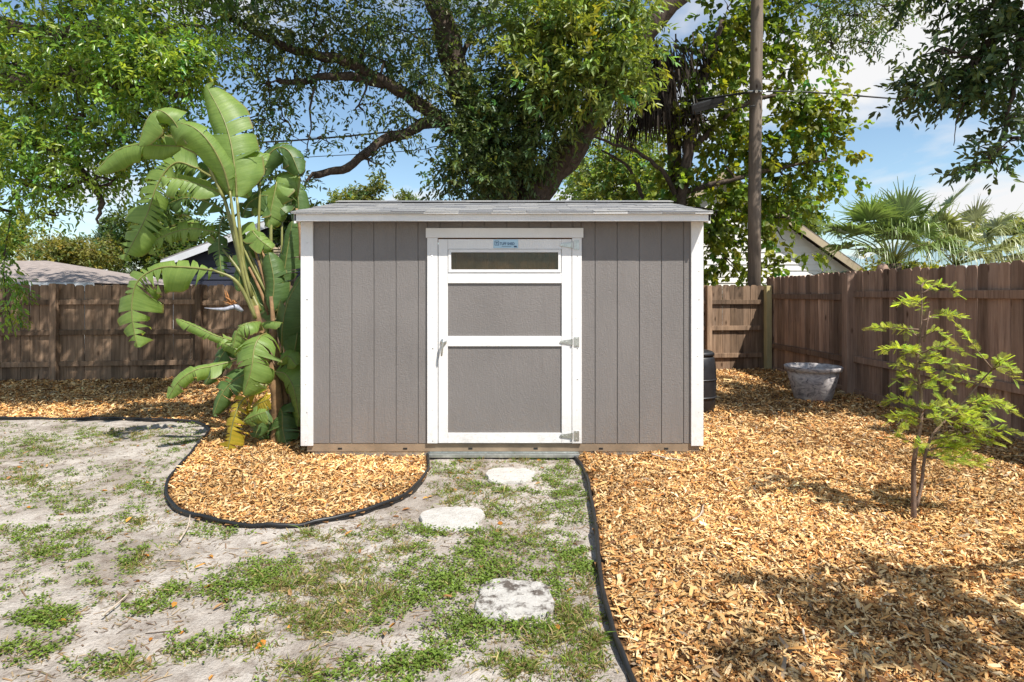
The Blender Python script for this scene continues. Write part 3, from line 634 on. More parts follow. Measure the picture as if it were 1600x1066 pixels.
class Tree:
    def __init__(s, name, loc, label, cat, seed, group=None, bark='bark'):
        s.root = empty(name, loc, label, cat, group); s.w = MB(); s.L = Leaves(); s.rng = np.random.default_rng(seed); s.nodes = []; s.bark = bark
    def limb(s, pts, r0, r1, n=None, sides=9):
        n = n or max(6, len(pts)*5); q = catmull(pts, n); rr = np.linspace(r0, r1, n)
        jit = s.rng.normal(0, 0.012 * (r0/0.1)**0.5, (n, 3)); jit[0] = 0
        q = [tuple(np.array(a) + b) for a, b in zip(q, jit)]; s.w.tube(q, list(rr * s.rng.uniform(0.92, 1.08, n)), sides); s.nodes += [(np.array(a), r) for a, r in zip(q, rr)]; return q
    def attach(s, c, r=0.03):
        c = np.array(c); A = np.array([n[0] for n in s.nodes]); dd = np.linalg.norm(A - c, axis=1) + 0.35*np.maximum(0, A[:, 2] - c[2]); i = int(dd.argmin())
        a = A[i]; m_ = (a + c)/2 + np.array([s.rng.normal(0, .1), s.rng.normal(0, .1), 0.10*np.linalg.norm(c-a)]); r_ = min(r, s.nodes[i][1]*0.7)
        q = catmull([a, m_, c], 8); s.w.tube(q, list(np.linspace(r_, r_*0.4, 8)), 5); s.nodes += [(np.array(p), r_*0.5) for p in q[3:]]
    def blob(s, c, rad, n, k=9, twig=0.3, leafL=0.085, leafW=0.034, col=(0.06, 0.11, 0.025), clump=0.30, hang=0.25, branch=True, nb=5, sub=None, colvar=0.25):
        rng = s.rng; c = np.array(c, float); rad = np.array(rad, float)
        if branch and s.nodes: s.attach(c)
        m_ = sub or max(4, n // 14); u = nrm(rng.normal(0, 1, (m_, 3))) * (rng.uniform(0, 1, (m_, 1)) ** 0.42); sc_ = c + u * rad
        pick = rng.integers(0, m_, n); pts = sc_[pick] + rng.normal(0, 1, (n, 3)) * np.minimum(clump, rad * 0.5)
        out = nrm((pts - c) / rad + rng.normal(0, 0.2, (n, 3)))
        sprays(s.L, rng, pts, out, k, twig, leafL, leafW, col, colvar, hang)
        if branch:
            for q in sc_[:nb]:
                mid = (c + q)/2 + rng.normal(0, .06, 3); s.w.tube(catmull([c, mid, q], 5), [0.016, 0.013, 0.010, 0.008, 0.005], 4, cap=False)
    def pblob(s, px, py, rx, ry, Y, n, dr=0.7, **kw):
        c = P(px, py, Y); s.blob(c, (rx/FPX*Y, dr, ry/FPX*Y), n, **kw)
    def finish(s, lm):
        s.w.build('trunk', M[s.bark], s.root, smooth=True); o = s.L.build('crown', M[lm], s.root); return s.root
def T(px, py, Y): return tuple(P(px, py, Y))

# ------------------------------------------------------------------ big oak behind the shed
YO = 11.3
oak = Tree('oak_tree', (0.25, YO, 0), 'large dark oak with several thick limbs rising behind the shed', 'tree', 21)
oak.limb([(0.35, YO+0.1, 0), T(828, 400, YO), T(826, 330, YO), T(836, 300, YO), T(893, 235, YO-0.1), T(935, 155, YO-0.4), T(985, 75, YO-0.7), T(1065, -8, YO-0.9), T(1190, -90, YO-1.1), T(1330, -110, YO-1.4)], 0.42, 0.11, 34, 12)
oak.limb([(0.1, YO, 0), T(795, 400, YO), T(785, 330, YO), T(778, 270, YO), T(755, 215, YO-0.2), T(728, 150, YO-0.3), T(705, 85, YO-0.5), T(688, 10, YO-0.6), T(660, -90, YO-0.8), T(650, -260, YO-0.9)], 0.45, 0.14, 34, 12)
oak.limb([(0.2, YO+0.2, 0.5), T(808, 330, YO+.2), T(815, 250, YO+.3), T(850, 120, YO+.4), T(870, -30, YO+.3), T(860, -250, YO)], 0.34, 0.12, 24, 10)
oak.limb([T(757, 222, YO-0.15), T(715, 205, YO-0.4), T(690, 186, YO-0.6), T(645, 155, YO-0.9), T(600, 130, YO-1.1), T(545, 100, YO-1.4), T(490, 86, YO-1.7), T(420, 60, YO-2.0), T(330, 10, YO-2.4)], 0.16, 0.05, 26)
oak.limb([T(600, 132, YO-1.1), T(560, 122, YO-1.3), T(515, 118, YO-1.6), T(470, 128, YO-1.8), T(430, 125, YO-2.0)], 0.09, 0.04, 16)
oak.limb([T(702, 192, YO-0.55), T(672, 190, YO-0.7), T(640, 205, YO-0.9), T(600, 218, YO-1.1), T(570, 240, YO-1.3), T(543, 262, YO-1.4), T(515, 268, YO-1.5), T(488, 272, YO-1.6)], 0.105, 0.06, 22)
oak.limb([T(490, 270, YO-1.6), T(478, 285, YO-1.6), T(470, 300, YO-1.7)], 0.03, 0.015, 6)
oak.limb([T(715, 110, YO-0.4), T(735, 55, YO-0.2), T(748, 45, YO-0.1), T(790, 30, YO)], 0.05, 0.03, 8)
oak.limb([T(500, 100, YO-1.7), T(485, 170, YO-1.8), T(486, 200, YO-1.8), T(478, 240, YO-1.9)], 0.022, 0.008, 10, 5)
OC = (0.105, 0.150, 0.048); OD = dict(leafL=0.105, leafW=0.040, col=OC, twig=0.34)
for (px, py, rx, ry, dY, n) in [(345, 25, 70, 45, -2.4, 420), (410, 45, 75, 55, -2.0, 520), (490, 40, 80, 55, -1.7, 560), (575, 35, 75, 50, -1.3, 520), (640, 50, 60, 60, -0.9, 460),
        (420, 130, 55, 45, -2.0, 330), (380, 190, 40, 40, -2.2, 160), (460, 120, 45, 30, -1.8, 200), (600, 95, 60, 35, -1.2, 300), (655, 130, 45, 40, -0.8, 300), (560, 165, 40, 25, -1.3, 110), (610, 215, 40, 22, -1.1, 120), (575, 250, 22, 20, -1.3, 60), (640, 180, 30, 20, -0.8, 100),
        (450, 190, 40, 45, -1.9, 150), (500, 215, 30, 18, -1.7, 50), (690, 20, 45, 35, -0.6, 260), (430, 280, 40, 30, -1.6, 110), (455, 315, 35, 30, -1.5, 120)]:
    oak.pblob(px, py, rx, ry, YO + dY, int(n*(0.36 if py < 120 else 0.24)), 0.8, **OD)
for (px, py, rx, ry, dY, n) in [(760, 200, 45, 60, -0.8, 420), (815, 190, 70, 75, -1.0, 700), (752, 250, 55, 42, -1.0, 380), (808, 232, 46, 46, -0.9, 300), (730, 285, 45, 26, -0.9, 200), (705, 272, 25, 25, -0.9, 70), (800, 110, 50, 60, -0.7, 420), (770, 25, 40, 35, -0.3, 220), (850, 160, 36, 40, -0.9, 150)]:
    oak.pblob(px, py, rx, ry, YO + dY, int(n*0.60), 0.6, **{**OD, 'leafL': 0.12, 'leafW': 0.046})
for (px, py, rx, ry, dY, n) in [(900, 95, 75, 60, -1.7, 480), (860, 35, 60, 45, -1.6, 330), (960, 50, 55, 45, -1.5, 300), (950, 115, 50, 45, -1.7, 230), (870, 130, 45, 35, -1.7, 180), (905, 25, 60, 40, -1.6, 260), (985, 110, 28, 25, -1.4, 80)]:
    oak.pblob(px, py, rx, ry, YO + dY, int(n*0.62), 0.5, **{**OD, 'leafL': 0.15, 'leafW': 0.05, 'col': (0.19, 0.25, 0.055), 'k': 10})  # lighter leaf colour puts sunlight into the front clump
for (px, py, rx, ry, dY, n) in [(1335, 25, 55, 32, -1.6, 120), (1285, 10, 40, 20, -1.4, 60), (1380, 10, 35, 16, -1.8, 50), (1300, 68, 28, 20, -1.5, 36), (1345, 65, 26, 16, -1.6, 34)]:
    oak.pblob(px, py, rx, ry, YO + dY, n, 0.4, **{**OD, 'leafL': 0.085, 'leafW': 0.034, 'col': (0.11, 0.155, 0.045)})
# the crown goes on above the frame and shades what is below it
for (x, y, z, r, n) in [(-3.6, 7.0, 7.2, 1.2, 170), (-2.0, 7.0, 7.5, 1.2, 170), (-0.6, 7.3, 7.7, 1.1, 140), (-4.5, 9.0, 8.3, 1.4, 170), (-2.6, 8.6, 8.8, 1.5, 180), (-0.6, 8.8, 9.0, 1.5, 170), (3.6, 11.0, 9.2, 1.3, 120), (-3.6, 10.5, 9.6, 1.7, 170), (-1.2, 10.8, 10.4, 1.8, 180), (1.4, 11.2, 10.2, 1.8, 180), (-0.4, 8.6, 7.6, 1.1, 120), (-2.4, 8.6, 7.4, 1.1, 130), (-5.4, 8.2, 7.8, 1.3, 140), (4.2, 10.4, 8.4, 1.2, 100), (-0.2, 12.2, 8.6, 1.5, 120)]:
    oak.blob((x, y, z), (r*1.15, r, r*0.75), int(n*0.68), k=9, twig=0.4, leafL=0.16, leafW=0.065, col=(0.062, 0.10, 0.028), nb=4, clump=0.4)
oak.finish('leaf')

# ------------------------------------------------------------------ bright oak reaching in from the left
lo = Tree('oak_tree', (-10.6, 8.9, 0), 'sunlit bright green oak spreading in from the left edge', 'tree', 22)
lo.limb([(-10.6, 8.9, 0), (-10.5, 8.8, 2.2), (-10.1, 8.6, 4.0), (-9.6, 8.4, 6.0), (-9.3, 8.3, 8.0)], 0.36, 0.12, 22, 12)
lo.limb([(-10.2, 8.6, 3.6), (-8.4, 7.6, 4.4), T(40, 130, 6.8), T(130, 120, 6.6), T(220, 140, 6.5), T(290, 150, 6.4)], 0.15, 0.035, 24)
lo.limb([(-8.4, 7.6, 4.4), T(30, 215, 6.9), T(110, 250, 6.8), T(155, 310, 6.8), T(150, 350, 6.8)], 0.10, 0.010, 20)
lo.limb([(-9.6, 8.4, 6.0), T(60, 50, 6.9), T(170, 40, 6.6), T(270, 70, 6.4)], 0.12, 0.035, 20)
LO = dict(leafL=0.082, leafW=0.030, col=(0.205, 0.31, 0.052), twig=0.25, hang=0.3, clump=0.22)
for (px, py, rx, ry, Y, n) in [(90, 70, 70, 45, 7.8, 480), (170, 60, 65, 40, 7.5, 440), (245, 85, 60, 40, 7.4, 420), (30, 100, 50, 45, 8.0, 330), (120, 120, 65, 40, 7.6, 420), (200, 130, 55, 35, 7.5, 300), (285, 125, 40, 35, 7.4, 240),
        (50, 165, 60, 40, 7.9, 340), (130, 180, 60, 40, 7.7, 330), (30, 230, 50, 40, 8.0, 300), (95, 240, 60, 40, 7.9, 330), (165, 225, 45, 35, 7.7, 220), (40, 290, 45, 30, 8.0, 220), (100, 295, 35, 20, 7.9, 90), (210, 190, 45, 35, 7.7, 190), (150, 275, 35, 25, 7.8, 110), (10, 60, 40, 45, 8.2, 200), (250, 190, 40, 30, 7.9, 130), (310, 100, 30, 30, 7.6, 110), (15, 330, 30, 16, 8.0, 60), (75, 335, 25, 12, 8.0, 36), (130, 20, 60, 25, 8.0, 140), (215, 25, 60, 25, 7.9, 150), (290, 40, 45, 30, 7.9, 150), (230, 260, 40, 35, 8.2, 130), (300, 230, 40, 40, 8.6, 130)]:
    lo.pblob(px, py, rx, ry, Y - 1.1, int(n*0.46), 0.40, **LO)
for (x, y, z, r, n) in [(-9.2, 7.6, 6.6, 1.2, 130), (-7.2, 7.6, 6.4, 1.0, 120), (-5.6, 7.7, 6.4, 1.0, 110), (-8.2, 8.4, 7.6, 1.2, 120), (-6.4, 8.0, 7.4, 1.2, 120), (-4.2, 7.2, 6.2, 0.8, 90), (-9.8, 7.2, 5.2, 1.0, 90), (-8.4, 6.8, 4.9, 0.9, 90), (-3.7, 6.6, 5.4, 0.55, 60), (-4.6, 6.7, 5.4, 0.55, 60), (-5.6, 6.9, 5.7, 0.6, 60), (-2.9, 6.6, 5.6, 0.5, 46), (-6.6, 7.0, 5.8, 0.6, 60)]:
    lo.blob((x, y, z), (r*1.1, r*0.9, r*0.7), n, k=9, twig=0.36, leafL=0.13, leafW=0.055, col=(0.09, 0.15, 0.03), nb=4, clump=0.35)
for (gx1, gy1, r) in [(-7.6, 8.6, 0.5), (-6.3, 8.3, 0.5), (-5.1, 8.4, 0.45), (-4.1, 8.7, 0.45), (-3.3, 9.0, 0.4), (-8.7, 8.9, 0.5), (-5.7, 9.1, 0.4), (-7.0, 9.2, 0.4)]:
    k_ = 6.2 / SUN.z; lo.blob((gx1 + SUN.x*k_, gy1 + SUN.y*k_, 6.2), (r, r, r*0.6), 52, k=9, twig=0.3, leafL=0.11, leafW=0.05, col=(0.10, 0.16, 0.03), nb=2, clump=0.25)  # unseen clumps added up-sun to shade the back bed and fence
for (px, py) in [(4, 380), (6, 420), (14, 445), (12, 480)]:      # a trailing spray down the left edge
    lo.pblob(px, py, 10, 24, 7.6, 16, 0.15, **{**LO, 'hang': 0.9, 'branch': False})
lo.limb([T(20, 330, 7.8), T(6, 400, 7.6), T(10, 470, 7.6), T(22, 515, 7.6)], 0.012, 0.004, 10, 4)
lo.finish('leaf_glossy')

# ------------------------------------------------------------------ oak whose branch hangs in at the upper right
ro = Tree('oak_tree', (7.4, 3.4, 0), 'dark leaved oak branch hanging in at the upper right corner', 'tree', 23)
ro.limb([(7.4, 3.4, 0), (7.3, 3.5, 2.0), (7.0, 3.6, 4.0), (6.6, 3.4, 5.8)], 0.30, 0.12, 18, 10)
ro.limb([(7.1, 3.6, 3.4), (6.2, 4.8, 4.6), T(1620, 20, 5.9), T(1560, 50, 6.0), T(1500, 120, 6.1), T(1440, 140, 6.2)], 0.10, 0.010, 22)
ro.limb([T(1600, 30, 5.9), T(1585, 130, 5.9), T(1574, 180, 5.9), T(1565, 225, 5.9), T(1540, 255, 5.9)], 0.03, 0.006, 16, 5)
ro.limb([T(1560, 60, 6.0), T(1500, 175, 6.1), T(1494, 200, 6.1), T(1490, 228, 6.1)], 0.012, 0.004, 12, 4)
ro.limb([(7.0, 3.6, 4.0), (6.6, 1.8, 4.7), (5.2, 0.95, 4.6), (3.9, 0.75, 4.45), (3.3, 0.6, 4.4)], 0.05, 0.006, 20)
RO = dict(leafL=0.098, leafW=0.040, col=(0.075, 0.115, 0.042), twig=0.24, clump=0.16)
for (px, py, rx, ry, Y, n) in [(1570, 45, 50, 45, 5.9, 200), (1520, 90, 45, 40, 6.0, 150), (1475, 120, 40, 28, 6.1, 95), (1435, 145, 26, 20, 6.2, 38), (1585, 120, 35, 45, 5.9, 140), (1530, 150, 40, 35, 6.0, 110), (1545, 15, 50, 25, 5.9, 120), (1430, 130, 20, 14, 6.2, 18), (1575, 190, 26, 22, 5.9, 40), (1545, 245, 30, 20, 5.9, 40), (1515, 262, 22, 12, 5.9, 18), (1590, 215, 16, 14, 5.9, 16), (1475, 75, 24, 14, 6.0, 26)]:
    ro.pblob(px, py, rx, ry, Y, max(9, int(n*0.42)), 0.3, **RO)
# the rest of its crown is beyond the frame and dapples the chips in front
for (gx1, gy1, r) in [(1.27, 3.03, 0.07), (1.90, 3.03, 0.10), (2.10, 2.95, 0.10), (1.60, 2.76, 0.16), (1.40, 2.57, 0.10), (1.72, 2.5, 0.20), (2.12, 2.70, 0.15), (2.45, 2.87, 0.10), (2.15, 2.5, 0.22), (1.03, 2.33, 0.13), (1.38, 2.33, 0.18), (1.75, 2.28, 0.20), (2.92, 3.29, 0.10), (2.5, 2.3, 0.25), (2.9, 2.7, 0.2)]:
    k_ = (4.0 + random.uniform(-0.2, 0.4)) / SUN.z; ro.blob((gx1 + SUN.x*k_, gy1 + SUN.y*k_, SUN.z*k_), (r*0.8, r*0.8, r*0.7), int(7 + r*r*330), k=9, twig=0.2, leafL=0.095, leafW=0.042, col=(0.05, 0.085, 0.026), nb=2, clump=0.06)
for (x, y, z, r, n) in [(5.4, 5.2, 4.95, 0.65, 150), (6.2, 5.6, 5.2, 0.7, 130), (5.0, 5.8, 5.0, 0.55, 110), (4.5, 6.1, 5.1, 0.45, 80), (6.0, 6.5, 5.4, 0.7, 130), (5.9, 4.8, 5.2, 0.5, 90), (6.8, 5.0, 5.4, 0.7, 120), (8.6, 3.6, 6.6, 1.1, 120), (8.4, 2.4, 5.6, 1.0, 100), (8.8, 4.6, 5.6, 1.1, 110)]:
    ro.blob((x, y, z), (r, r, r*0.6), n, k=9, twig=0.26, leafL=0.11, leafW=0.045, col=(0.05, 0.085, 0.026), nb=3, clump=0.15)
ro.finish('leaf')

# ------------------------------------------------------------------ vine covered tree by the pole
vt = Tree('vine_covered_tree', (3.6, 12.4, 0), 'tree smothered in yellow green vines round the utility pole', 'tree', 24)
vt.limb([(3.6, 12.4, 0), T(1062, 400, 12.3), T(1064, 320, 12.2), T(1072, 250, 12.1), T(1090, 170, 12.0), T(1110, 90, 12.0), T(1130, 30, 12)], 0.17, 0.05, 26)
vt.limb([T(1066, 330, 12.2), T(1040, 275, 12.1), T(1000, 240, 11.9), T(950, 222, 11.6), T(905, 205, 11.3)], 0.06, 0.02, 18, 6)
vt.limb([T(1010, 320, 12.6), T(995, 285, 12.5), T(975, 255, 12.4), T(940, 235, 12.3)], 0.05, 0.02, 12, 6)
vt.limb([T(1075, 240, 12.1), T(1150, 170, 12), T(1220, 150, 12), T(1280, 180, 11.9)], 0.07, 0.02, 16, 6)
vt.limb([T(1070, 300, 12.2), T(1150, 280, 12), T(1230, 260, 12), T(1290, 250, 11.9)], 0.07, 0.02, 16, 6)
for (x0, y0, x1, y1) in ((940, 205, 870, 190), (1000, 240, 960, 200), (985, 235, 900, 180)):
    vt.limb([T(x0, y0, 11.8), T((x0+x1)/2, (y0+y1)/2-4, 11.6), T(x1, y1, 11.4)], 0.02, 0.008, 8, 4)
VC = dict(leafL=0.14, leafW=0.105, col=(0.165, 0.215, 0.036), twig=0.32, k=7, hang=0.55)
for (px, py, rx, ry, Y, n) in [(1120, 80, 45, 45, 12, 190), (1085, 120, 35, 40, 12, 150), (1150, 50, 35, 35, 12, 120), (1235, 50, 35, 40, 12, 130), (1225, 110, 40, 45, 12, 180), (1245, 185, 55, 40, 11.9, 240), (1285, 225, 40, 40, 11.8, 190), (1250, 265, 55, 40, 11.9, 240), (1220, 310, 45, 35, 12, 160), (1100, 190, 50, 50, 12, 220), (1130, 250, 55, 50, 12, 260), (1080, 280, 40, 45, 12.1, 180), (1120, 330, 50, 45, 12, 230), (1085, 370, 35, 40, 12, 150), (1130, 400, 45, 45, 12, 210), (1215, 360, 28, 35, 12, 90), (1290, 165, 40, 16, 11.8, 70), (1160, 130, 35, 35, 12.3, 120), (1060, 215, 25, 30, 12.2, 70), (1200, 418, 18, 18, 11.9, 40), (1225, 340, 18, 16, 12, 30), (1185, 230, 45, 60, 12.4, 220), (1160, 330, 40, 60, 12.4, 200), (1075, 80, 18, 30, 12, 40), (1255, 402, 16, 8, 11.8, 16)]:
    vt.pblob(px, py, rx, ry, Y + 0.25, int(n*0.40), 0.45, **VC)
for (x, y, z, r, n) in [(4.6, 12.3, 7.6, 0.8, 60), (5.6, 12.4, 7.8, 0.8, 60)]:
    vt.blob((x, y, z), (r, r, r*0.8), n, k=8, twig=0.34, leafL=0.16, leafW=0.12, col=(0.085, 0.125, 0.022), nb=3)
vt.finish('leaf_thin')

# ------------------------------------------------------------------ palm with a skirt of dead fronds
dp = empty('dead_frond_palm', (3.75, 12.9, 0), 'palm with a shaded hanging skirt of dead fronds right of the oak', 'palm')
MB().tube([(3.75, 12.9, 0), (3.72, 12.9, 2.5), T(1052, 200, 12.6), T(1040, 90, 12.4)], [0.17, 0.15, 0.15, 0.13], 10).build('trunk', M['bark'], dp, smooth=True)
rng = np.random.default_rng(5); V = []; C = []; 
cen = np.array(T(1022, 112, 12.2))
for f in range(44):
    a = rng.uniform(0, 2*math.pi); r = rng.uniform(0.1, 1.0); h = rng.uniform(-1.0, 0.5); c0 = cen + np.array([math.cos(a)*r, math.sin(a)*r*0.7, h])
    for s_ in range(26):
        p0 = c0 + rng.normal(0, 0.12, 3); sp_ = np.array([math.cos(a), math.sin(a), 0]) * rng.uniform(0.0, 0.25) + np.append(rng.normal(0, 0.09, 2), 0); Lg = rng.uniform(0.35, 0.9)
        p1 = p0 + sp_*0.6 + np.array([0, 0, -0.45*Lg]); p2 = p1 + sp_*0.35 + np.array([0, 0, -0.55*Lg]); wv = nrm(rng.normal(0, 1, 3)*np.array([1, 1, 0.1])) * 0.016
        V += [p0 - wv, p0 + wv, p1 + wv, p1 - wv, p1 - wv, p1 + wv, p2 + wv*0.2, p2 - wv*0.2]; cc = np.array([0.05, 0.04, 0.032]) * rng.uniform(0.5, 1.5); C += [cc]*8  # frond colour darkened for the shade they hang in
V = np.array(V); o = link('dead_fronds', np_mesh('dead_fronds', V, np.arange(len(V)).reshape(-1, 4), 4, np.array(C)), M['dry'], dp); tag(o, kind='stuff')

# ------------------------------------------------------------------ fan palms beyond the side fence
def fan_leaf(root, base, tip_dir, pet, size, droop, rng, col, nseg=30, spread=1.55, roll=0.0):
    d = Vector(tip_dir).normalized(); base = Vector(base); hub = base + d*pet + Vector((0, 0, -0.12*pet*droop)); up = Vector((0, 0, 1))
    side = d.cross(up); side = side.normalized() if side.length > 0.05 else Vector((1, 0, 0)); nr = side.cross(d).normalized()
    if roll: side, nr = side*math.cos(roll) + nr*math.sin(roll), nr*math.cos(roll) - side*math.sin(roll)
    V = []; C = []; F_ = []
    for k in range(nseg):
        a = -spread + 2*spread*k/(nseg-1) + rng.normal(0, 0.02); L = size * (0.62 + 0.38*math.cos(a*0.62)) * rng.uniform(0.88, 1.08)
        dirv = (d*math.cos(a) + side*math.sin(a)); lat = (side*math.cos(a) - d*math.sin(a)); lift = nr * (0.25*abs(math.sin(a)))
        dv = (dirv + lift).normalized(); p = hub.copy(); st = []
        for j in range(5):
            tt = j/4.0; wv = (0.015 + 0.030*math.sin(math.pi*min(1, tt*1.25)**0.8)) * (1 - tt*0.75) * size/0.9
            g = droop*tt*tt*(0.30 + 0.45*rng.random())
            pos = hub + dv*L*tt*(1 - 0.18*g) + Vector((0, 0, -1))*L*g*0.75; st.append((pos - lat*wv + nr*wv*0.5, pos, pos + lat*wv + nr*wv*0.5))
        n0 = len(V)
        for s3 in st: V += list(s3)
        cc = np.array(col)*rng.uniform(0.75, 1.3); C += [cc]*15
        for j in range(4):
            i = n0 + j*3; F_ += [(i, i+1, i+4, i+3), (i+1, i+2, i+5, i+4)]
    o = link('fan_leaf', np_mesh('fan_leaf', np.array([tuple(v) for v in V]), np.array(F_), 4, np.array(C)), M['palm'], root)
    q = MB(); q.tube([base, base + d*pet*0.5 + Vector((0, 0, 0.03)), hub], [0.016, 0.012, 0.009], 6); st_ = q.build('leaf_stalk', M['stalk'], o, smooth=True)
M['stalk'] = plain('palm_stalk', (0.20, 0.25, 0.07), 0.5)
def fan_palm(loc, zc, label, seed, leaves, colr=(0.18, 0.255, 0.08)):
    rng = np.random.default_rng(seed); root = empty('fan_palm', (loc[0], loc[1], 0), label, 'palm', 'palms beyond the side fence')
    MB().tube([(loc[0], loc[1], 0), (loc[0], loc[1], zc*0.5), (loc[0], loc[1], zc)], [0.17, 0.15, 0.13], 10).build('trunk', M['bark'], root, smooth=True)
    for (dxx, dyy, dzz, pet, size, droop) in leaves:
        fan_leaf(root, (loc[0], loc[1], zc), (dxx, dyy, dzz), pet, size, droop, rng, np.array(colr)*rng.uniform(0.8, 1.25), roll=rng.normal(0, 0.25))
def rnd_leaves(seed, n, zlo, zhi, pet, size, droop):
    r = random.Random(seed); out = []
    for k in range(n):
        a = 2*math.pi*(k + r.random()*0.6)/n; z = r.uniform(zlo, zhi); out.append((math.cos(a), math.sin(a), z, pet*r.uniform(0.8, 1.15), size*r.uniform(0.85, 1.1), droop*r.uniform(0.7, 1.3)))
    return out
YP = 10.6
c = P(1396, 412, YP)
fan_palm((c.x, c.y), c.z, 'tallest fan palm with upright green fans above the side fence', 31, [(-0.03, -0.35, 1.0, 0.95, 0.78, 0.45), (0.15, 0.3, 1.0, 1.05, 0.7, 0.5), (-0.55, -0.25, 0.9, 1.1, 0.68, 0.6), (0.35, -0.35, 1.0, 0.95, 0.72, 0.8), (-0.3, -0.4, 0.9, 0.8, 0.72, 0.9), (0.6, -0.3, 0.95, 1.1, 0.7, 0.9), (0.1, -0.5, 0.8, 0.75, 0.75, 1.2), (-0.75, -0.3, 0.7, 1.0, 0.7, 1.1), (-0.95, -0.35, 0.6, 1.25, 0.75, 0.8), (-0.7, -0.4, 0.85, 1.15, 0.75, 0.7), (-1.0, -0.3, 0.4, 1.15, 0.7, 1.2), (-0.38, 0.4, 0.9, 0.95, 0.6, 0.6), (0.85, -0.1, 1.0, 1.5, 0.62, 0.3), (-1.0, -0.1, 0.62, 1.3, 0.62, 0.7), (-0.9, 0.3, 0.7, 1.1, 0.55, 0.9), (0.45, -0.3, 0.8, 0.95, 0.65, 1.0), (0.25, -0.5, 0.7, 0.8, 0.7, 1.5), (-0.25, -0.5, 0.6, 0.75, 0.7, 1.6), (-0.6, -0.3, 0.35, 0.7, 0.6, 1.6), (0.6, 0.2, 0.8, 0.9, 0.65, 1.0), (0.0, 0.6, 0.7, 0.8, 0.65, 1.2), (0.15, -0.6, 0.4, 0.6, 0.7, 1.8), (0.5, -0.5, 0.5, 0.8, 0.7, 1.6), (-0.45, -0.4, 0.75, 0.85, 0.65, 1.4), (0.75, -0.2, 0.45, 0.9, 0.7, 1.6), (-0.1, -0.4, 0.9, 0.7, 0.7, 1.5)])
c = P(1492, 415, YP + 0.3)
fan_palm((c.x, c.y), c.z, 'broad fan palm with drooping silvery fans right of the tallest palm', 32, [(0.2, -0.3, 1.0, 0.95, 0.75, 0.8), (0.7, -0.2, 0.9, 1.05, 0.75, 0.9), (-0.4, -0.2, 0.95, 0.9, 0.72, 0.9), (-0.3, -0.4, 0.8, 0.75, 0.7, 1.4), (0.1, -0.4, 0.9, 0.8, 0.7, 1.3), (0.5, -0.3, 0.7, 0.85, 0.75, 1.3), (0.9, -0.2, 0.55, 0.95, 0.8, 1.3), (1.1, 0.1, 0.35, 1.05, 0.8, 1.4), (0.6, 0.4, 0.7, 0.9, 0.7, 1.2), (-0.7, -0.2, 0.5, 0.8, 0.7, 1.6), (0.3, -0.6, 0.4, 0.7, 0.7, 1.8), (-0.2, -0.6, 0.35, 0.6, 0.7, 1.9), (0.8, -0.5, 0.25, 0.8, 0.75, 1.7), (1.2, 0.3, 0.55, 1.2, 0.75, 1.0), (-0.5, -0.4, 0.65, 0.75, 0.7, 1.5), (0.7, -0.4, 0.6, 0.9, 0.75, 1.5), (0.3, -0.4, 0.65, 0.8, 0.75, 1.6), (1.0, -0.3, 0.35, 1.0, 0.8, 1.5)], (0.29, 0.315, 0.14))
c = P(1296, 440, YP + 0.8)
fan_palm((c.x, c.y), c.z, 'low fan palm in front of the white sided house', 33, rnd_leaves(8, 9, 0.0, 0.5, 0.3, 0.7, 1.5), (0.15, 0.19, 0.08))

# ------------------------------------------------------------------ trees and shrubs farther off
def far_tree(name, label, cat, px, py, rx, ry, Y, n, col, seed, leaf=0.2, lm='leaf_thin', k=8, parts=None):
    base = P(px, HOR, Y); t_ = Tree(name, (base.x, Y, 0), label, cat, seed); rr = rx/FPX*Y
    top = P(px, py, Y); t_.limb([(base.x, Y, 0), (base.x + 0.1, Y, top.z*0.5), (top.x, Y, top.z)], 0.03*top.z + 0.04, 0.04, 10, 7)
    r_ = random.Random(seed)
    for j in range(parts or 7):
        a = r_.uniform(0, 6.28); q = r_.uniform(0.2, 0.75)
        t_.blob((top.x + math.cos(a)*rr*q, Y + r_.uniform(-0.6, 0.6)*rr, top.z + math.sin(a)*ry/FPX*Y*q), (rr*0.5, rr*0.5, ry/FPX*Y*0.45), n // (parts or 7), k=k, twig=leaf*2.5, leafL=leaf, leafW=leaf*0.5, col=col, clump=rr*0.16, nb=3)
    return t_.finish(lm)
far_tree('leafy_tree', 'pale feathery sunlit tree seen between the oak and the vines', 'tree', 975, 270, 85, 65, 22, 1500, (0.19, 0.25, 0.07), 41, 0.17)
far_tree('leafy_tree', 'hazy green tree behind the roof of the white sided house', 'tree', 1238, 345, 50, 40, 26, 800, (0.12, 0.17, 0.06), 42, 0.2)
far_tree('leafy_tree', 'light green tree low at the far left edge above the beige roof', 'tree', 8, 380, 45, 35, 18, 900, (0.16, 0.22, 0.05), 43, 0.11)
far_tree('leafy_shrub', 'dense shrub with reddish new leaves beside the beige roof', 'shrub', 120, 408, 75, 36, 17, 1500, (0.18, 0.19, 0.055), 44, 0.10, parts=9)
far_tree('leafy_tree', 'green tree peeking over the fence behind the torn leaves', 'tree', 250, 385, 70, 60, 18, 1300, (0.075, 0.115, 0.03), 45, 0.14, parts=9)
far_tree('leafy_tree', 'small pale treetop showing above the left of the shed roof', 'tree', 562, 312, 38, 28, 28, 500, (0.15, 0.18, 0.06), 46, 0.2)
far_tree('leafy_tree', 'tiny treetop showing above the shed roof left of the oak', 'tree', 638, 322, 18, 18, 30, 220, (0.12, 0.16, 0.06), 47, 0.2)
far_tree('leafy_tree', 'round treetop on the right horizon behind the aqua roof', 'tree', 1575, 380, 55, 28, 42, 700, (0.16, 0.20, 0.08), 48, 0.35)
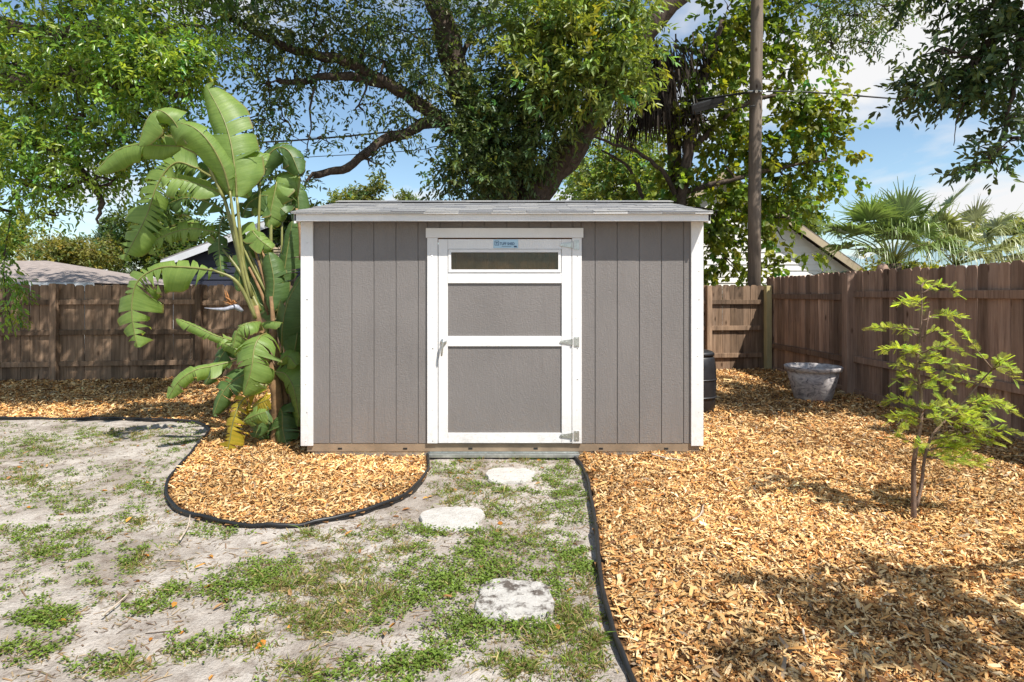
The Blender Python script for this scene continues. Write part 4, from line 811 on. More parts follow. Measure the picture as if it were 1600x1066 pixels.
far_tree('leafy_tree', 'distant treetop on the right horizon left of the aqua roof', 'tree', 1490, 385, 60, 26, 44, 600, (0.16, 0.20, 0.09), 49, 0.35)
far_tree('leafy_shrub', 'yellowish shrub behind the side fence under the palms', 'shrub', 1425, 432, 70, 26, 13.5, 700, (0.16, 0.17, 0.04), 50, 0.10)
far_tree('leafy_tree', 'dark tree between the big leafed plant and the shed roof', 'tree', 452, 345, 34, 34, 13.2, 420, (0.06, 0.095, 0.03), 51, 0.12)
# conifer with level whorls
nf = Tree('conifer_tree', (P(172, 460, 27).x, 27, 0), 'pointed conifer with level whorls of branches at far left', 'conifer', 52); Yn = 27
tp = P(172, 345, Yn); nf.limb([(tp.x, Yn, 0), (tp.x, Yn, tp.z*0.6), (tp.x, Yn, tp.z)], 0.16, 0.03, 10, 6)
for j in range(11):
    z = tp.z - 0.15 - j*0.30; R_ = 0.25 + 0.13*j
    for k_ in range(7):
        a = 2*math.pi*(k_ + 0.5*(j % 2))/7; e = np.array([tp.x + math.cos(a)*R_, Yn + math.sin(a)*R_, z + 0.10 + 0.06*R_]); b0 = np.array([tp.x, Yn, z])
        nf.w.tube([b0, (b0+e)/2 - np.array([0, 0, 0.03]), e], [0.03, 0.02, 0.01], 4); tt = nf.rng.uniform(0.25, 1, (22, 1)); pts = b0 + (e - b0)*tt + nf.rng.normal(0, 0.05, (22, 3))
        sprays(nf.L, nf.rng, pts, np.repeat((e - b0)[None]/R_, 22, 0), 5, 0.2, 0.16, 0.05, (0.085, 0.135, 0.05), 0.2, -0.2)
nf.finish('leaf')

# ------------------------------------------------------------------ utility pole, cables and the box on them
YPO = 11.2
b0 = P(1178, 460, YPO); tpz = P(1185, -160, YPO)
up = empty('utility_pole', (b0.x, YPO, 0), 'tall round wooden utility pole behind the back fence', 'pole')
MB().tube([(b0.x, YPO, -0.2), tuple(P(1179, 300, YPO)), tuple(P(1183, 0, YPO)), tuple(tpz)], [0.122, 0.120, 0.112, 0.108], 18).build('pole_shaft', M['pole'], up, smooth=True)
cl = MB(); cl.tube([tuple(P(1168, 143, YPO-0.16)), tuple(P(1196, 143, YPO-0.16))], 0.02, 8); cl.tube([tuple(P(1182, 143, YPO-0.2)), tuple(P(1182, 143, YPO-0.1))], 0.03, 8); cl.build('cable_clamp', M['galv'], up)
def cable(label, pts, r):
    o = MB().tube(catmull(pts, 40), r, 6).build('overhead_cable', M['black'], None, smooth=True); return tag(o, label, 'cable', 'overhead cables')
cable('black overhead cable running from the pole past the oak to the left', [tuple(P(1180, 143, YPO-0.19)), tuple(P(1060, 160, 12.0)), tuple(P(900, 178, 12.6)), tuple(P(690, 198, 13.6)), tuple(P(455, 220, 14.6)), tuple(P(150, 236, 16)), (-22, 19, 5.0)], 0.022)
cable('black overhead cable running from the pole to the right edge', [tuple(P(1184, 143, YPO-0.19)), tuple(P(1260, 144, 11.7)), tuple(P(1380, 153, 11.6)), tuple(P(1500, 162, 11.4)), tuple(P(1620, 173, 11.2)), (14, 10.5, 5.0)], 0.016)
cable('thin lower overhead wire left of the oak', [tuple(P(1180, 165, YPO-0.17)), tuple(P(900, 205, 13)), tuple(P(690, 228, 14)), tuple(P(625, 237, 14.6)), tuple(P(300, 262, 17)), (-22, 21, 4.6)], 0.010)
jb = empty('cable_box', tuple(P(1104, 164, 11.7)), 'dark box hanging tilted from the overhead cables left of the pole', 'cable box')
a_, c_ = P(1078, 172, 11.7), P(1131, 156, 11.7); ax = (c_ - a_).normalized(); upv = Vector((0, -0.35, 1)).normalized(); upv = (upv - ax*upv.dot(ax)).normalized(); nv = ax.cross(upv)
def obox(q, o_, lx, ly, lz):
    vs = [Vector(o_) + ax*sx*lx/2 + nv*sy*ly/2 + upv*sz*lz/2 for sx, sy, sz in ((-1,-1,-1),(1,-1,-1),(1,1,-1),(-1,1,-1),(-1,-1,1),(1,-1,1),(1,1,1),(-1,1,1))]
    q.add(vs, [(0,3,2,1),(4,5,6,7),(0,1,5,4),(1,2,6,5),(2,3,7,6),(3,0,4,7)])
q = MB(); obox(q, (a_ + c_)/2, 0.70, 0.16, 0.19); q.build('case', M['black_plastic'], jb, bevel=0.015)
q = MB(); obox(q, (a_ + c_)/2 + upv*0.0 - nv*0.0, 0.71, 0.172, 0.012); q.build('seam', M['black'], jb)
for s_ in (-0.25, 0.25): q = MB(); q.tube([(a_+c_)/2 + ax*s_ + upv*0.09, (a_+c_)/2 + ax*s_ + upv*0.26], 0.012, 6); q.build('hanger', M['galv'], jb)

# ------------------------------------------------------------------ giant bird of paradise plant
def blade_mat(name, c1, c2, trans=0.32, rim=(0.25, 0.20, 0.08)):
    m, t, b = mat(name); b.inputs['Roughness'].default_value = 0.46; b.inputs['Specular IOR Level'].default_value = 0.4
    uv = t.nodes.new('ShaderNodeUVMap'); uv.uv_map = 'blade'; mp = t.nodes.new('ShaderNodeMapping'); mp.inputs['Scale'].default_value = (55, 0.8, 1); t.links.new(uv.outputs[0], mp.inputs[0])
    n1 = noise(t, mp.outputs[0], 1.0, 3, 0.6); col = ramp(t, n1, [(0.3, c1), (0.7, c2)])
    v = mapping(t, (2, 2, 2)); col = mul(t, col, ramp(t, noise(t, v, 2.5, 4), [(0.3, (0.8, 0.82, 0.75)), (0.7, (1.15, 1.1, 1.0))]))
    sx = t.nodes.new('ShaderNodeSeparateXYZ'); t.links.new(uv.outputs[0], sx.inputs[0])
    e = ramp(t, sx.outputs[1], [(0.90, (0, 0, 0)), (1.0, (1, 1, 1))]); mm = t.nodes.new('ShaderNodeMix'); mm.data_type = 'RGBA'
    t.links.new(e, mm.inputs[0]); t.links.new(col, mm.inputs[6]); mm.inputs[7].default_value = (*rim, 1); col = mm.outputs[2]
    t.links.new(col, b.inputs['Base Color']); bump(t, b, n1, 0.5, 0.006)
    tr = t.nodes.new('ShaderNodeBsdfTranslucent'); t.links.new(mul(t, col, (1.7, 1.6, 0.5)), tr.inputs['Color']); mx = t.nodes.new('ShaderNodeMixShader'); mx.inputs[0].default_value = trans
    t.links.new(b.outputs[0], mx.inputs[1]); t.links.new(tr.outputs[0], mx.inputs[2]); t.links.new(mx.outputs[0], t.nodes['Material Output'].inputs[0]); return m
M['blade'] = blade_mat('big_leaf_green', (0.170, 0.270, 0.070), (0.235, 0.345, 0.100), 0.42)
M['blade_shaded'] = blade_mat('big_leaf_shaded', (0.075, 0.14, 0.045), (0.105, 0.18, 0.06), 0.32)  # darker copy of the leaf green, shade painted into leaves behind and below
M['blade_yellow'] = blade_mat('big_leaf_yellowing', (0.30, 0.28, 0.03), (0.50, 0.36, 0.04), 0.4, (0.22, 0.10, 0.03))
M['petiole'] = plain('leaf_stalk_green', (0.175, 0.175, 0.05), 0.45, 0, 9, 0.25)
M['stem'] = plain('fibrous_brown_stem', (0.21, 0.125, 0.06), 0.85, 0, 10, 0.5, 25, 0.01)
PX0, PY0 = G(436, 694)
bop = empty('bird_of_paradise_plant', (PX0, PY0, 0), 'tall plant with huge torn paddle leaves at the left corner of the shed', 'plant')
YB = PY0
def C5(cx, cy, dY=0.0): return np.array(P(cx/1.747 + 120, cy/1.747 + 120, YB + dY))
def leaf(mid, width, N=(0.15, -1, 0.35), petiole=None, mt='blade', fold=(0.35, 0.35), torn=0.35, curl=0.25, seed=0, pr=0.017, n=30, wl=1.0, wr=1.0):
    rs = random.Random(seed); ml = np.array(catmull(mid, n)); N = Vector(N).normalized(); V = []; F_ = []; UV = []
    length = sum(np.linalg.norm(ml[i+1] - ml[i]) for i in range(n-1))
    tang = [Vector(ml[min(i+1, n-1)] - ml[max(i-1, 0)]).normalized() for i in range(n)]
    fr = []; side_prev = None
    for i in range(n):
        s_ = tang[i].cross(N)
        if s_.length < 0.12: s_ = side_prev if side_prev else Vector((1, 0, 0))
        s_.normalize()
        if side_prev is not None and s_.dot(side_prev) < 0: s_ = -s_
        side_prev = s_; fr.append((s_, s_.cross(tang[i]).normalized()))
    wprof = [min(1, (i/(n-1)+0.02)/0.20)**0.62 * min(1, (1 - i/(n-1) + 0.003)/0.24)**0.52 for i in range(n)]
    mcount = 5
    for s_i, (sg, fd, ws) in enumerate(((1, fold[0], wl), (-1, fold[1], wr))):
        i = 0
        while i < n - 1:
            ln = 1
            while i + ln < n - 1 and rs.random() > min(0.6, torn*1.5): ln += 1
            extra = rs.gauss(0, 0.42) if ln < n - 2 else 0.0; sh = rs.uniform(0.78, 1.06) if ln < n - 2 else 1.0
            gap = (0.85 if torn > 0.2 else 0.4) if torn > 0.02 else 0.0; base_i = len(V)
            for jj in range(ln + 1):
                k = i + jj; w_ = width * wprof[k] * ws * sh; sd, nn = fr[k]; sd = sd*sg
                if nn.dot(N) < 0: nn = -nn
                for u_ in range(mcount):
                    u = u_ / (mcount - 1); an = fd + extra*u + curl*u*1.2
                    off = 0.0
                    if jj == 0 and i > 0: off = gap*u
                    elif jj == ln and k < n - 1: off = -gap*u
                    p = Vector(ml[k]) + sd*(w_*u*math.cos(an*u*0.9 + fd*0.2)) - nn*(w_*u*math.sin(an*(0.5 + 0.5*u))) + tang[k]*(w_*u*0.30 + off*length/n)
                    p += nn*0.004*math.sin(k*2.1 + u*5)
                    V.append(tuple(p)); UV.append((k/(n-1)*length, u))
            for jj in range(ln):
                for u_ in range(mcount - 1):
                    a = base_i + jj*mcount + u_; F_.append((a, a+1, a+mcount+1, a+mcount) if sg > 0 else (a, a+mcount, a+mcount+1, a+1))
            i += ln
    me = bpy.data.meshes.new('leaf'); me.from_pydata(V, [], F_); uvl = me.uv_layers.new(name='blade'); lv = np.zeros(len(me.loops), np.int32); me.loops.foreach_get('vertex_index', lv)
    uvl.data.foreach_set('uv', np.array(UV, np.float32)[lv].ravel()); me.polygons.foreach_set('use_smooth', [True]*len(me.polygons)); me.update()
    o = link('leaf', me, M[mt], bop)
    q = MB(); q.tube([tuple(a) for a in ml], list(np.linspace(pr*0.62, 0.003, n)), 6)
    if petiole is not None:
        pts = [np.array(p) for p in petiole] + [ml[0]]; pc = catmull(pts, 16); q.tube(pc, list(np.linspace(pr*1.5, pr*0.65, 16)), 7)
    q.build('leaf_stalk', M['petiole'], o, smooth=True); return o
crownb = C5(515, 700, 0.0)
# stems: brown fibrous trunk, leaning left
st = MB()
for (pts, r0, r1) in (([(PX0, PY0, -0.05), C5(545, 860), C5(518, 760), C5(488, 625, -0.03)], 0.075, 0.025), ([(PX0+0.1, PY0+0.1, -0.05), C5(560, 850, .1), C5(545, 760, .15), C5(530, 600, .2)], 0.06, 0.018), ([(PX0+0.05, PY0+0.25, -0.05), C5(585, 860, .3), C5(570, 720, .35), C5(552, 580, .4)], 0.06, 0.018)):
    st.tube(catmull(pts, 16), list(np.linspace(r0, r1, 16)*np.random.default_rng(1).uniform(0.85, 1.12, 16)), 10)
st.build('stem', M['stem'], bop, smooth=True)
B = C5(490, 660, -0.03)
leaf([C5(437, 330), C5(432, 260), C5(420, 180, .02), C5(398, 110, .05), C5(352, 22, .12)], 0.295, (0.25, -1, 0.05), [B, C5(462, 560), C5(448, 450)], fold=(0.12, 0.12), torn=0.03, curl=0.12, seed=1, pr=0.020)
leaf([C5(418, 312, -.12), C5(398, 245, -.2), C5(362, 180, -.28), C5(318, 138, -.32), C5(258, 120, -.36)], 0.25, (0.0, -1, 0.6), [B, C5(455, 540, -.05), C5(430, 400, -.1)], fold=(0.55, 0.25), torn=0.07, curl=0.5, seed=2, wl=0.9)
leaf([C5(300, 185, -.3), C5(262, 118, -.38), C5(222, 92, -.42), C5(190, 120, -.45), C5(168, 188, -.45)], 0.17, (-0.4, -1, 0.7), None, fold=(0.5, 0.5), torn=0.05, curl=0.3, seed=3, pr=0.010)
leaf([C5(285, 190, -.2), C5(225, 188, -.25), C5(165, 185, -.3), C5(105, 205, -.32), C5(48, 262, -.34)], 0.20, (0.1, -1, 0.6), [C5(400, 330, -.1), C5(350, 230, -.15)], fold=(0.45, 0.45), torn=0.06, curl=0.4, seed=4, pr=0.011)
leaf([C5(330, 250, .25), C5(270, 235, .2), C5(222, 290, .15), C5(188, 385, .1), C5(128, 500, .05)], 0.30, (0.35, -1, 0.25), [C5(480, 640, .1), C5(430, 440, .15), C5(390, 300, .2)], fold=(0.35, 0.3), torn=0.42, curl=0.4, seed=5, mt='blade')
leaf([C5(395, 318, -.05), C5(340, 296, -.1), C5(290, 282, -.15), C5(232, 272, -.2)], 0.19, (0.1, -0.75, 1), [C5(478, 600, -.05), C5(425, 400, -.05)], fold=(0.3, 0.6), torn=0.10, curl=0.3, seed=6, pr=0.012)
leaf([C5(372, 528, -.15), C5(300, 520, -.2), C5(225, 522, -.25), C5(165, 560, -.3), C5(150, 640, -.3), C5(165, 738, -.3)], 0.27, (0.1, -1, 0.45), [B, C5(462, 600, -.05), C5(428, 552, -.1)], fold=(0.45, 0.5), torn=0.26, curl=0.5, seed=7)
leaf([C5(390, 460, .3), C5(330, 400, .3), C5(250, 420, .3), C5(180, 440, .3)], 0.20, (0.1, -1, 0.6), [C5(500, 640, .25), C5(450, 540, .3)], fold=(0.5, 0.5), torn=0.3, curl=0.5, seed=8, mt='blade')
leaf([C5(430, 722, -.2), C5(375, 705, -.3), C5(325, 682, -.35), C5(272, 660, -.35)], 0.095, (0.1, -0.8, 1), [C5(510, 720), C5(465, 728, -.1)], fold=(0.6, 0.6), torn=0.05, curl=0.4, seed=9, pr=0.010)
leaf([C5(420, 778, -.2), C5(370, 790, -.3), C5(325, 800, -.4), C5(280, 830, -.45), C5(248, 878, -.45)], 0.13, (0.15, -1, 0.5), [C5(525, 770), C5(470, 765, -.1)], fold=(0.5, 0.45), torn=0.08, curl=0.4, seed=10, pr=0.011)
leaf([C5(520, 700, -.15), C5(500, 710, -.35), C5(485, 740, -.45), C5(476, 800, -.5), C5(455, 868, -.48)], 0.26, (0.1, -1, 0.5), [C5(512, 720), C5(520, 690, -.05)], fold=(0.3, 0.3), torn=0.10, curl=0.35, seed=11, pr=0.016)
leaf([C5(500, 668, -.1), C5(470, 672, -.25), C5(440, 690, -.3), C5(425, 740, -.3)], 0.13, (0.1, -0.6, 1), [C5(508, 700)], fold=(0.4, 0.4), torn=0.08, curl=0.3, seed=12, pr=0.010)
leaf([C5(505, 672, -.1), C5(530, 668, -.18), C5(558, 672, -.22)], 0.075, (0.1, -0.6, 1), None, fold=(0.4, 0.4), torn=0.0, curl=0.3, seed=13, pr=0.008)
leaf([C5(500, 862, -.2), C5(455, 880, -.3), C5(430, 930, -.38), C5(416, 1000, -.4), C5(402, 1062, -.4)], 0.155, (0.1, -1, 0.4), [C5(535, 830), C5(520, 840, -.1)], fold=(0.45, 0.45), torn=0.32, curl=0.4, seed=14, mt='blade_yellow', pr=0.013)
leaf([C5(475, 905, -.3), C5(495, 893, -.36), C5(524, 880, -.4)], 0.10, (0.2, -1, 0.5), None, fold=(0.4, 0.4), torn=0.1, curl=0.2, seed=15, mt='blade_yellow', pr=0.008)
leaf([C5(455, 940, -.34), C5(485, 925, -.4), C5(515, 915, -.42)], 0.11, (0.2, -1, 0.5), None, fold=(0.3, 0.3), torn=0.05, curl=0.2, seed=16, mt='blade', pr=0.008)
leaf([C5(542, 805, -.05), C5(570, 812, -.15), C5(592, 850, -.2), C5(608, 935, -.2)], 0.20, (-0.2, -1, 0.5), [C5(540, 860), C5(535, 815)], fold=(0.5, 0.35), torn=0.10, curl=0.4, seed=17, pr=0.012)
leaf([C5(545, 900, .0), C5(560, 915, -.08), C5(562, 960, -.12), C5(575, 1015, -.15)], 0.17, (0.1, -1, 0.4), [C5(545, 930)], fold=(0.4, 0.4), torn=0.16, curl=0.4, seed=18, mt='blade_shaded', pr=0.010)
leaf([C5(560, 735, .15), C5(562, 680, .1), C5(578, 610, .05), C5(612, 548, .0)], 0.21, (-0.75, -1, 0.2), [C5(565, 850, .2)], fold=(0.45, 0.3), torn=0.03, curl=0.2, seed=19, mt='blade_shaded', pr=0.014)
leaf([C5(585, 800, .15), C5(598, 730, .1), C5(606, 650, .1), C5(600, 590, .1)], 0.16, (0.3, -1, 0.2), [C5(570, 880, .2)], fold=(0.35, 0.3), torn=0.03, curl=0.2, seed=20, mt='blade_shaded', pr=0.012)
leaf([C5(440, 770, .2), C5(410, 745, .15), C5(380, 790, .1), C5(350, 840, .1)], 0.14, (0.2, -1, 0.5), [C5(545, 800, .15)], fold=(0.4, 0.4), torn=0.15, curl=0.4, seed=21, mt='blade_shaded', pr=0.010)
# second clump of stalks behind, with its own leaves
TB = [C5(545, 640, .25), C5(552, 600, .35), C5(560, 640, .45), C5(535, 620, .3)]
leaf([C5(500, 300, .4), C5(505, 240, .4), C5(545, 195, .4), C5(580, 205, .4), C5(608, 265, .4)], 0.22, (-0.1, -1, 0.5), [TB[0], C5(500, 470, .35)], fold=(0.5, 0.5), torn=0.1, curl=0.4, seed=22, mt='blade_shaded')
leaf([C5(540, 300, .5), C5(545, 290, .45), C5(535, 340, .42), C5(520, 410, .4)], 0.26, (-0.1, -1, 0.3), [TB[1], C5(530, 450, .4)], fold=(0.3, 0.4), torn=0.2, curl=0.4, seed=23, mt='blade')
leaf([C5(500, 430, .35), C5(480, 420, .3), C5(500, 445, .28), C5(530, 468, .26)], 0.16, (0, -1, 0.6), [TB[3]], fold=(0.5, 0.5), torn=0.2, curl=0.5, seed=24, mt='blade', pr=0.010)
leaf([C5(430, 400, .3), C5(398, 385, .3), C5(388, 450, .28), C5(395, 545, .26)], 0.17, (0.2, -1, 0.3), [TB[3], C5(470, 500, .3)], fold=(0.4, 0.4), torn=0.4, curl=0.4, seed=25, mt='blade_shaded', pr=0.012)
leaf([C5(560, 330, .6), C5(590, 300, .6), C5(605, 340, .6), C5(602, 420, .6)], 0.20, (0.1, -1, 0.4), [TB[2], C5(560, 450, .5)], fold=(0.4, 0.4), torn=0.2, curl=0.4, seed=26, mt='blade_shaded', pr=0.012)
leaf([C5(360, 330, .4), C5(320, 290, .4), C5(270, 330, .4), C5(235, 400, .4)], 0.24, (0.1, -1, 0.4), [TB[3], C5(440, 420, .35)], fold=(0.4, 0.4), torn=0.35, curl=0.4, seed=27, mt='blade_shaded', pr=0.012)
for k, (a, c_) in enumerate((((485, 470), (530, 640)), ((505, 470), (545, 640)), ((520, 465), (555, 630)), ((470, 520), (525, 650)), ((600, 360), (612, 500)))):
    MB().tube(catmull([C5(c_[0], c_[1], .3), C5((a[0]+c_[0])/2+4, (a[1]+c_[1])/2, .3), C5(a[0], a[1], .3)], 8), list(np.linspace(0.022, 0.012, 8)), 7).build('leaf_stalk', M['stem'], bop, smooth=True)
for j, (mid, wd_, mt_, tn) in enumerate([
    ([(420, 330, .35), (360, 262, .35), (280, 235, .35), (205, 262, .3)], 0.24, 'blade_shaded', 0.3), ([(400, 360, .3), (310, 330, .3), (225, 362, .3), (150, 445, .25)], 0.22, 'blade_shaded', 0.35),
    ([(385, 425, .25), (310, 415, .2), (235, 436, .2), (175, 475, .2)], 0.17, 'blade', 0.3), ([(450, 385, .45), (470, 345, .45), (520, 325, .45), (570, 372, .45)], 0.24, 'blade_shaded', 0.15),
    ([(480, 470, .32), (466, 440, .32), (450, 500, .3), (440, 585, .3)], 0.15, 'blade_shaded', 0.2), ([(485, 800, -.1), (430, 828, -.2), (395, 868, -.25), (372, 925, -.25)], 0.14, 'blade_shaded', 0.12),
    ([(560, 862, .1), (590, 842, .02), (606, 880, -.04), (604, 955, -.06)], 0.15, 'blade', 0.1), ([(520, 900, -.08), (500, 930, -.15), (488, 985, -.18)], 0.13, 'blade_shaded', 0.1),
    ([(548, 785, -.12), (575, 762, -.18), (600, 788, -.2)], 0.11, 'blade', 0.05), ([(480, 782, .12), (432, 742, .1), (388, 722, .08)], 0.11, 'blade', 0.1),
    ([(530, 640, .2), (538, 560, .22), (524, 480, .25)], 0.17, 'blade_shaded', 0.05), ([(560, 580, .4), (574, 480, .42), (588, 395, .42)], 0.18, 'blade_shaded', 0.08),
    ([(500, 640, .3), (478, 570, .32), (440, 520, .34)], 0.15, 'blade_shaded', 0.12), ([(560, 700, .25), (535, 650, .28), (500, 620, .3)], 0.15, 'blade_shaded', 0.05), ([(470, 330, .2), (440, 280, .2), (470, 220, .22), (520, 230, .25)], 0.2, 'blade', 0.1), ([(580, 960, .1), (560, 925, .05), (520, 940, 0), (500, 1000, -.05)], 0.15, 'blade_shaded', 0.1)]):
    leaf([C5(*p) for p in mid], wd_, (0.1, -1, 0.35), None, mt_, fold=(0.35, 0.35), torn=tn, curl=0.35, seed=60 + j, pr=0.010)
# the flower: dark beak-like bract with pale and rust sepals
fb = MB(); fb.tube(catmull([C5(452, 640, -.1), C5(432, 628, -.15), C5(408, 634, -.2), C5(375, 634, -.22), C5(348, 631, -.25)], 12), [0.016, 0.022, 0.028, 0.028, 0.024, 0.020, 0.017, 0.014, 0.011, 0.008, 0.005, 0.002], 8)
M['bract'] = plain('slate_bract', (0.27, 0.28, 0.33), 0.4, 0, 20, 0.5); M['sepal'] = plain('rusty_dry_sepal', (0.30, 0.13, 0.04), 0.8, 0, 20, 0.4)
fl = fb.build('flower', M['bract'], bop, smooth=True)
for k in range(9):
    rs = random.Random(k); e = C5(418 + rs.uniform(-26, 22), 590 + rs.uniform(-14, 30), -.18 + rs.uniform(-.05, .05)); s0 = C5(425 + rs.uniform(-8, 8), 626, -.16)
    MB().tube([s0, (s0+e)/2 + np.array([rs.uniform(-.02, .02), 0, .02]), e], [0.007, 0.008, 0.001], 5).build('sepal', M['sepal'], fl, smooth=True)

# ------------------------------------------------------------------ feathery sapling in the right bed
sx, sy = G(1428, 818); sap = empty('cypress_sapling', (sx, sy, float(mh(sx, sy))), 'young feathery bright green sapling growing in the wood chips', 'sapling')
def S(cx, cy, d=0.0): return np.array(P(cx/2.537 + 1330, cy/2.537 + 420, sy + d))
z0 = float(mh(sx, sy))
wsap = MB(); limbs = []
def sl_limb(pts, r0, r1, n=14): q_ = catmull(pts, n); wsap.tube(q_, list(np.linspace(r0, r1, n)), 7); return q_
main = sl_limb([(sx, sy, z0 - 0.03), S(248, 900), S(250, 760), S(275, 620), S(278, 500, .02), S(262, 385, .03), S(275, 250, .03), S(280, 120, .03), S(278, 62, .03)], 0.018, 0.003, 34)
sec = sl_limb([S(258, 945), S(278, 860, .02), S(290, 760, .04), S(312, 680, .05), S(345, 630, .06), S(420, 560, .06), S(520, 440, .05), S(560, 400, .05)], 0.012, 0.004, 24)
wsap.tube([S(288, 290), S(300, 220), S(312, 168)], [0.006, 0.005, 0.003], 6)
ends = [(62, 238), (175, 140), (430, 95), (320, 70), (450, 190), (445, 235), (460, 330), (390, 270), (210, 250), (110, 320), (165, 380), (205, 345), (470, 390), (440, 430), (400, 470), (170, 440), (230, 470), (125, 530), (150, 600), (175, 670), (260, 700), (300, 740), (215, 560), (620, 370), (690, 440), (660, 385), (640, 540), (600, 590), (690, 570), (690, 650), (620, 660), (560, 760), (500, 700), (440, 640), (390, 600), (360, 520), (520, 600), (560, 560), (470, 560), (590, 690), (470, 740), (340, 590), (330, 480), (240, 600), (200, 620), (420, 560), (570, 450), (540, 780), (350, 350), (250, 320), (400, 770), (280, 160), (420, 700), (540, 640)]
ends += [(random.gauss(290, 70), random.uniform(300, 720)) for _ in range(4)] + [(random.gauss(480, 70), random.uniform(520, 740)) for _ in range(3)]
rng = np.random.default_rng(77); MN = np.array(main + sec); LV = []; LC = []
twigpts = []
for (cx, cy) in ends:
    e = S(cx*0.9 + 28, cy, rng.normal(0.02, 0.15)); cand = MN[(MN[:, 2] > z0 + 0.35)]
    sc_ = np.abs(np.linalg.norm(cand - e, axis=1)) + 0.7*np.maximum(0, cand[:, 2] - e[2]); a = cand[sc_.argmin()]
    mid = (a + e)/2 + np.array([0, 0, 0.03]) + rng.normal(0, 0.015, 3); q_ = catmull([a, mid, e], 9); wsap.tube(q_, list(np.linspace(0.0055, 0.0015, 9)), 4); L_ = np.linalg.norm(e - a)
    nb = int(max(7, L_/0.019))
    for t_ in np.linspace(0.22, 1.0, nb):
        i = min(int(t_*8), 7); p = np.array(q_[i]) + (np.array(q_[i+1]) - np.array(q_[i]))*(t_*8 - i); d0 = nrm(np.array(q_[i+1]) - np.array(q_[i])); up_ = np.array([0, 0, 1.0]); sd = nrm(np.cross(d0, up_))
        for sgn in (-1, 1):
            dd = nrm(d0*0.75 + sd*sgn*0.85 + np.array([0, 0, rng.normal(0.35, 0.7)]) + rng.normal(0, 0.35, 3)); twigpts.append((p, dd, rng.uniform(0.030, 0.062) * (0.75 if t_ > 0.9 else 1)))
    twigpts.append((e, nrm(np.array(q_[-1]) - np.array(q_[-2])), 0.07))
for (p, dd, Ln) in twigpts:
    up_ = nrm(np.array([rng.normal(0, .25), rng.normal(0, .25), 1.0])); sd = nrm(np.cross(dd, up_)); n_ = int(Ln/0.0050); tint = np.array([0.50, 0.58, 0.12])*rng.uniform(0.5, 1.3); tint[0] *= rng.uniform(0.75, 1.1)
    w_ = 0.0008; LV += [p - up_*w_, p + up_*w_, p + dd*Ln + up_*w_ + [0, 0, -0.25*Ln*0.3], p + dd*Ln - up_*w_ + [0, 0, -0.25*Ln*0.3]]; LC += [tint*0.8]*4
    for j in range(n_):
        t_ = (j + 1)/n_; b_ = p + dd*Ln*t_ + np.array([0, 0, -0.075*Ln*t_*t_]); ll = 0.024*(1 - 0.6*abs(t_ - 0.45)) ; 
        for sgn in (-1, 1):
            ld = nrm(sd*sgn + dd*0.45 + up_*0.10); wv = nrm(np.cross(ld, up_))*0.0027; LV += [b_ - wv*0.4, b_ + wv*0.4, b_ + ld*ll*0.7 + wv, b_ + ld*ll]; LC += [tint*rng.uniform(0.85, 1.15)]*4
wsap.build('trunk', M['bark_pale'], sap, smooth=True); LV = np.array(LV)
link('crown', np_mesh('crown', LV, np.arange(len(LV)).reshape(-1, 4), 4, np.array(LC)), M['leaf_fern'], sap)

# ------------------------------------------------------------------ whitewashed pot and black bin
bx, by = G(1276, 630); by += 0.1; bz = float(mh(bx, by)) - 0.02
m, t, b = mat('whitewashed_plastic'); b.inputs['Roughness'].default_value = 0.75; v = mapping(t, (1, 1, 1.6)); n1 = noise(t, v, 7, 8, 0.72, 1.4)
t.links.new(ramp(t, n1, [(0.36, (0.09, 0.085, 0.095)), (0.47, (0.36, 0.33, 0.33)), (0.6, (0.55, 0.51, 0.49))]), b.inputs['Base Color']); bump(t, b, n1, 0.4, 0.006); M['pot'] = m
pot = empty('plant_pot', (bx, by, bz), 'empty tapered pot smeared with white paint beside the side fence', 'pot')
R1, R0, H = 0.355, 0.235, 0.47
MB().lathe([(0.001, 0.0), (R0-0.01, 0.0), (R0, 0.012), (R0 + (R1-R0)*0.5, H*0.52), (R1-0.02, H-0.055), (R1-0.03, H-0.05), (R1-0.045, H-0.06), (R0-0.02, 0.03), (0.001, 0.03)], (bx, by, bz), 44).build('body', M['pot'], pot, smooth=True)
MB().lathe([(R1-0.028, H-0.062), (R1+0.004, H-0.058), (R1+0.012, H-0.02), (R1+0.016, H), (R1+0.004, H+0.008), (R1-0.022, H), (R1-0.04, H-0.055)], (bx, by, bz), 44).build('rim', M['pot'], pot, smooth=True)
bx, by = 2.26, 7.45; bz = float(mh(bx, by)) - 0.02
bn = empty('rain_barrel', (bx, by, bz), 'black plastic barrel standing behind the right corner of the shed', 'barrel')
q = MB(); q.lathe([(0.001, 0), (0.305, 0.0), (0.325, 0.02), (0.338, 0.25), (0.345, 0.42), (0.338, 0.58), (0.322, 0.68), (0.30, 0.715), (0.001, 0.715)], (bx, by, bz), 40, 0.12); q.build('body', M['black_plastic'], bn, smooth=True)
q = MB(); q.lathe([(0.285, 0.712), (0.318, 0.715), (0.322, 0.745), (0.30, 0.765), (0.20, 0.78), (0.001, 0.785)], (bx, by, bz), 40, 0.12); q.build('lid', M['black_plastic'], bn, smooth=True)
for z_ in (0.2, 0.42): q = MB(); q.lathe([(0.336, z_-0.012), (0.352, z_-0.006), (0.352, z_+0.006), (0.338, z_+0.012)], (bx, by, bz), 40, 0.12); q.build('hoop', M['black_plastic'], bn, smooth=True)

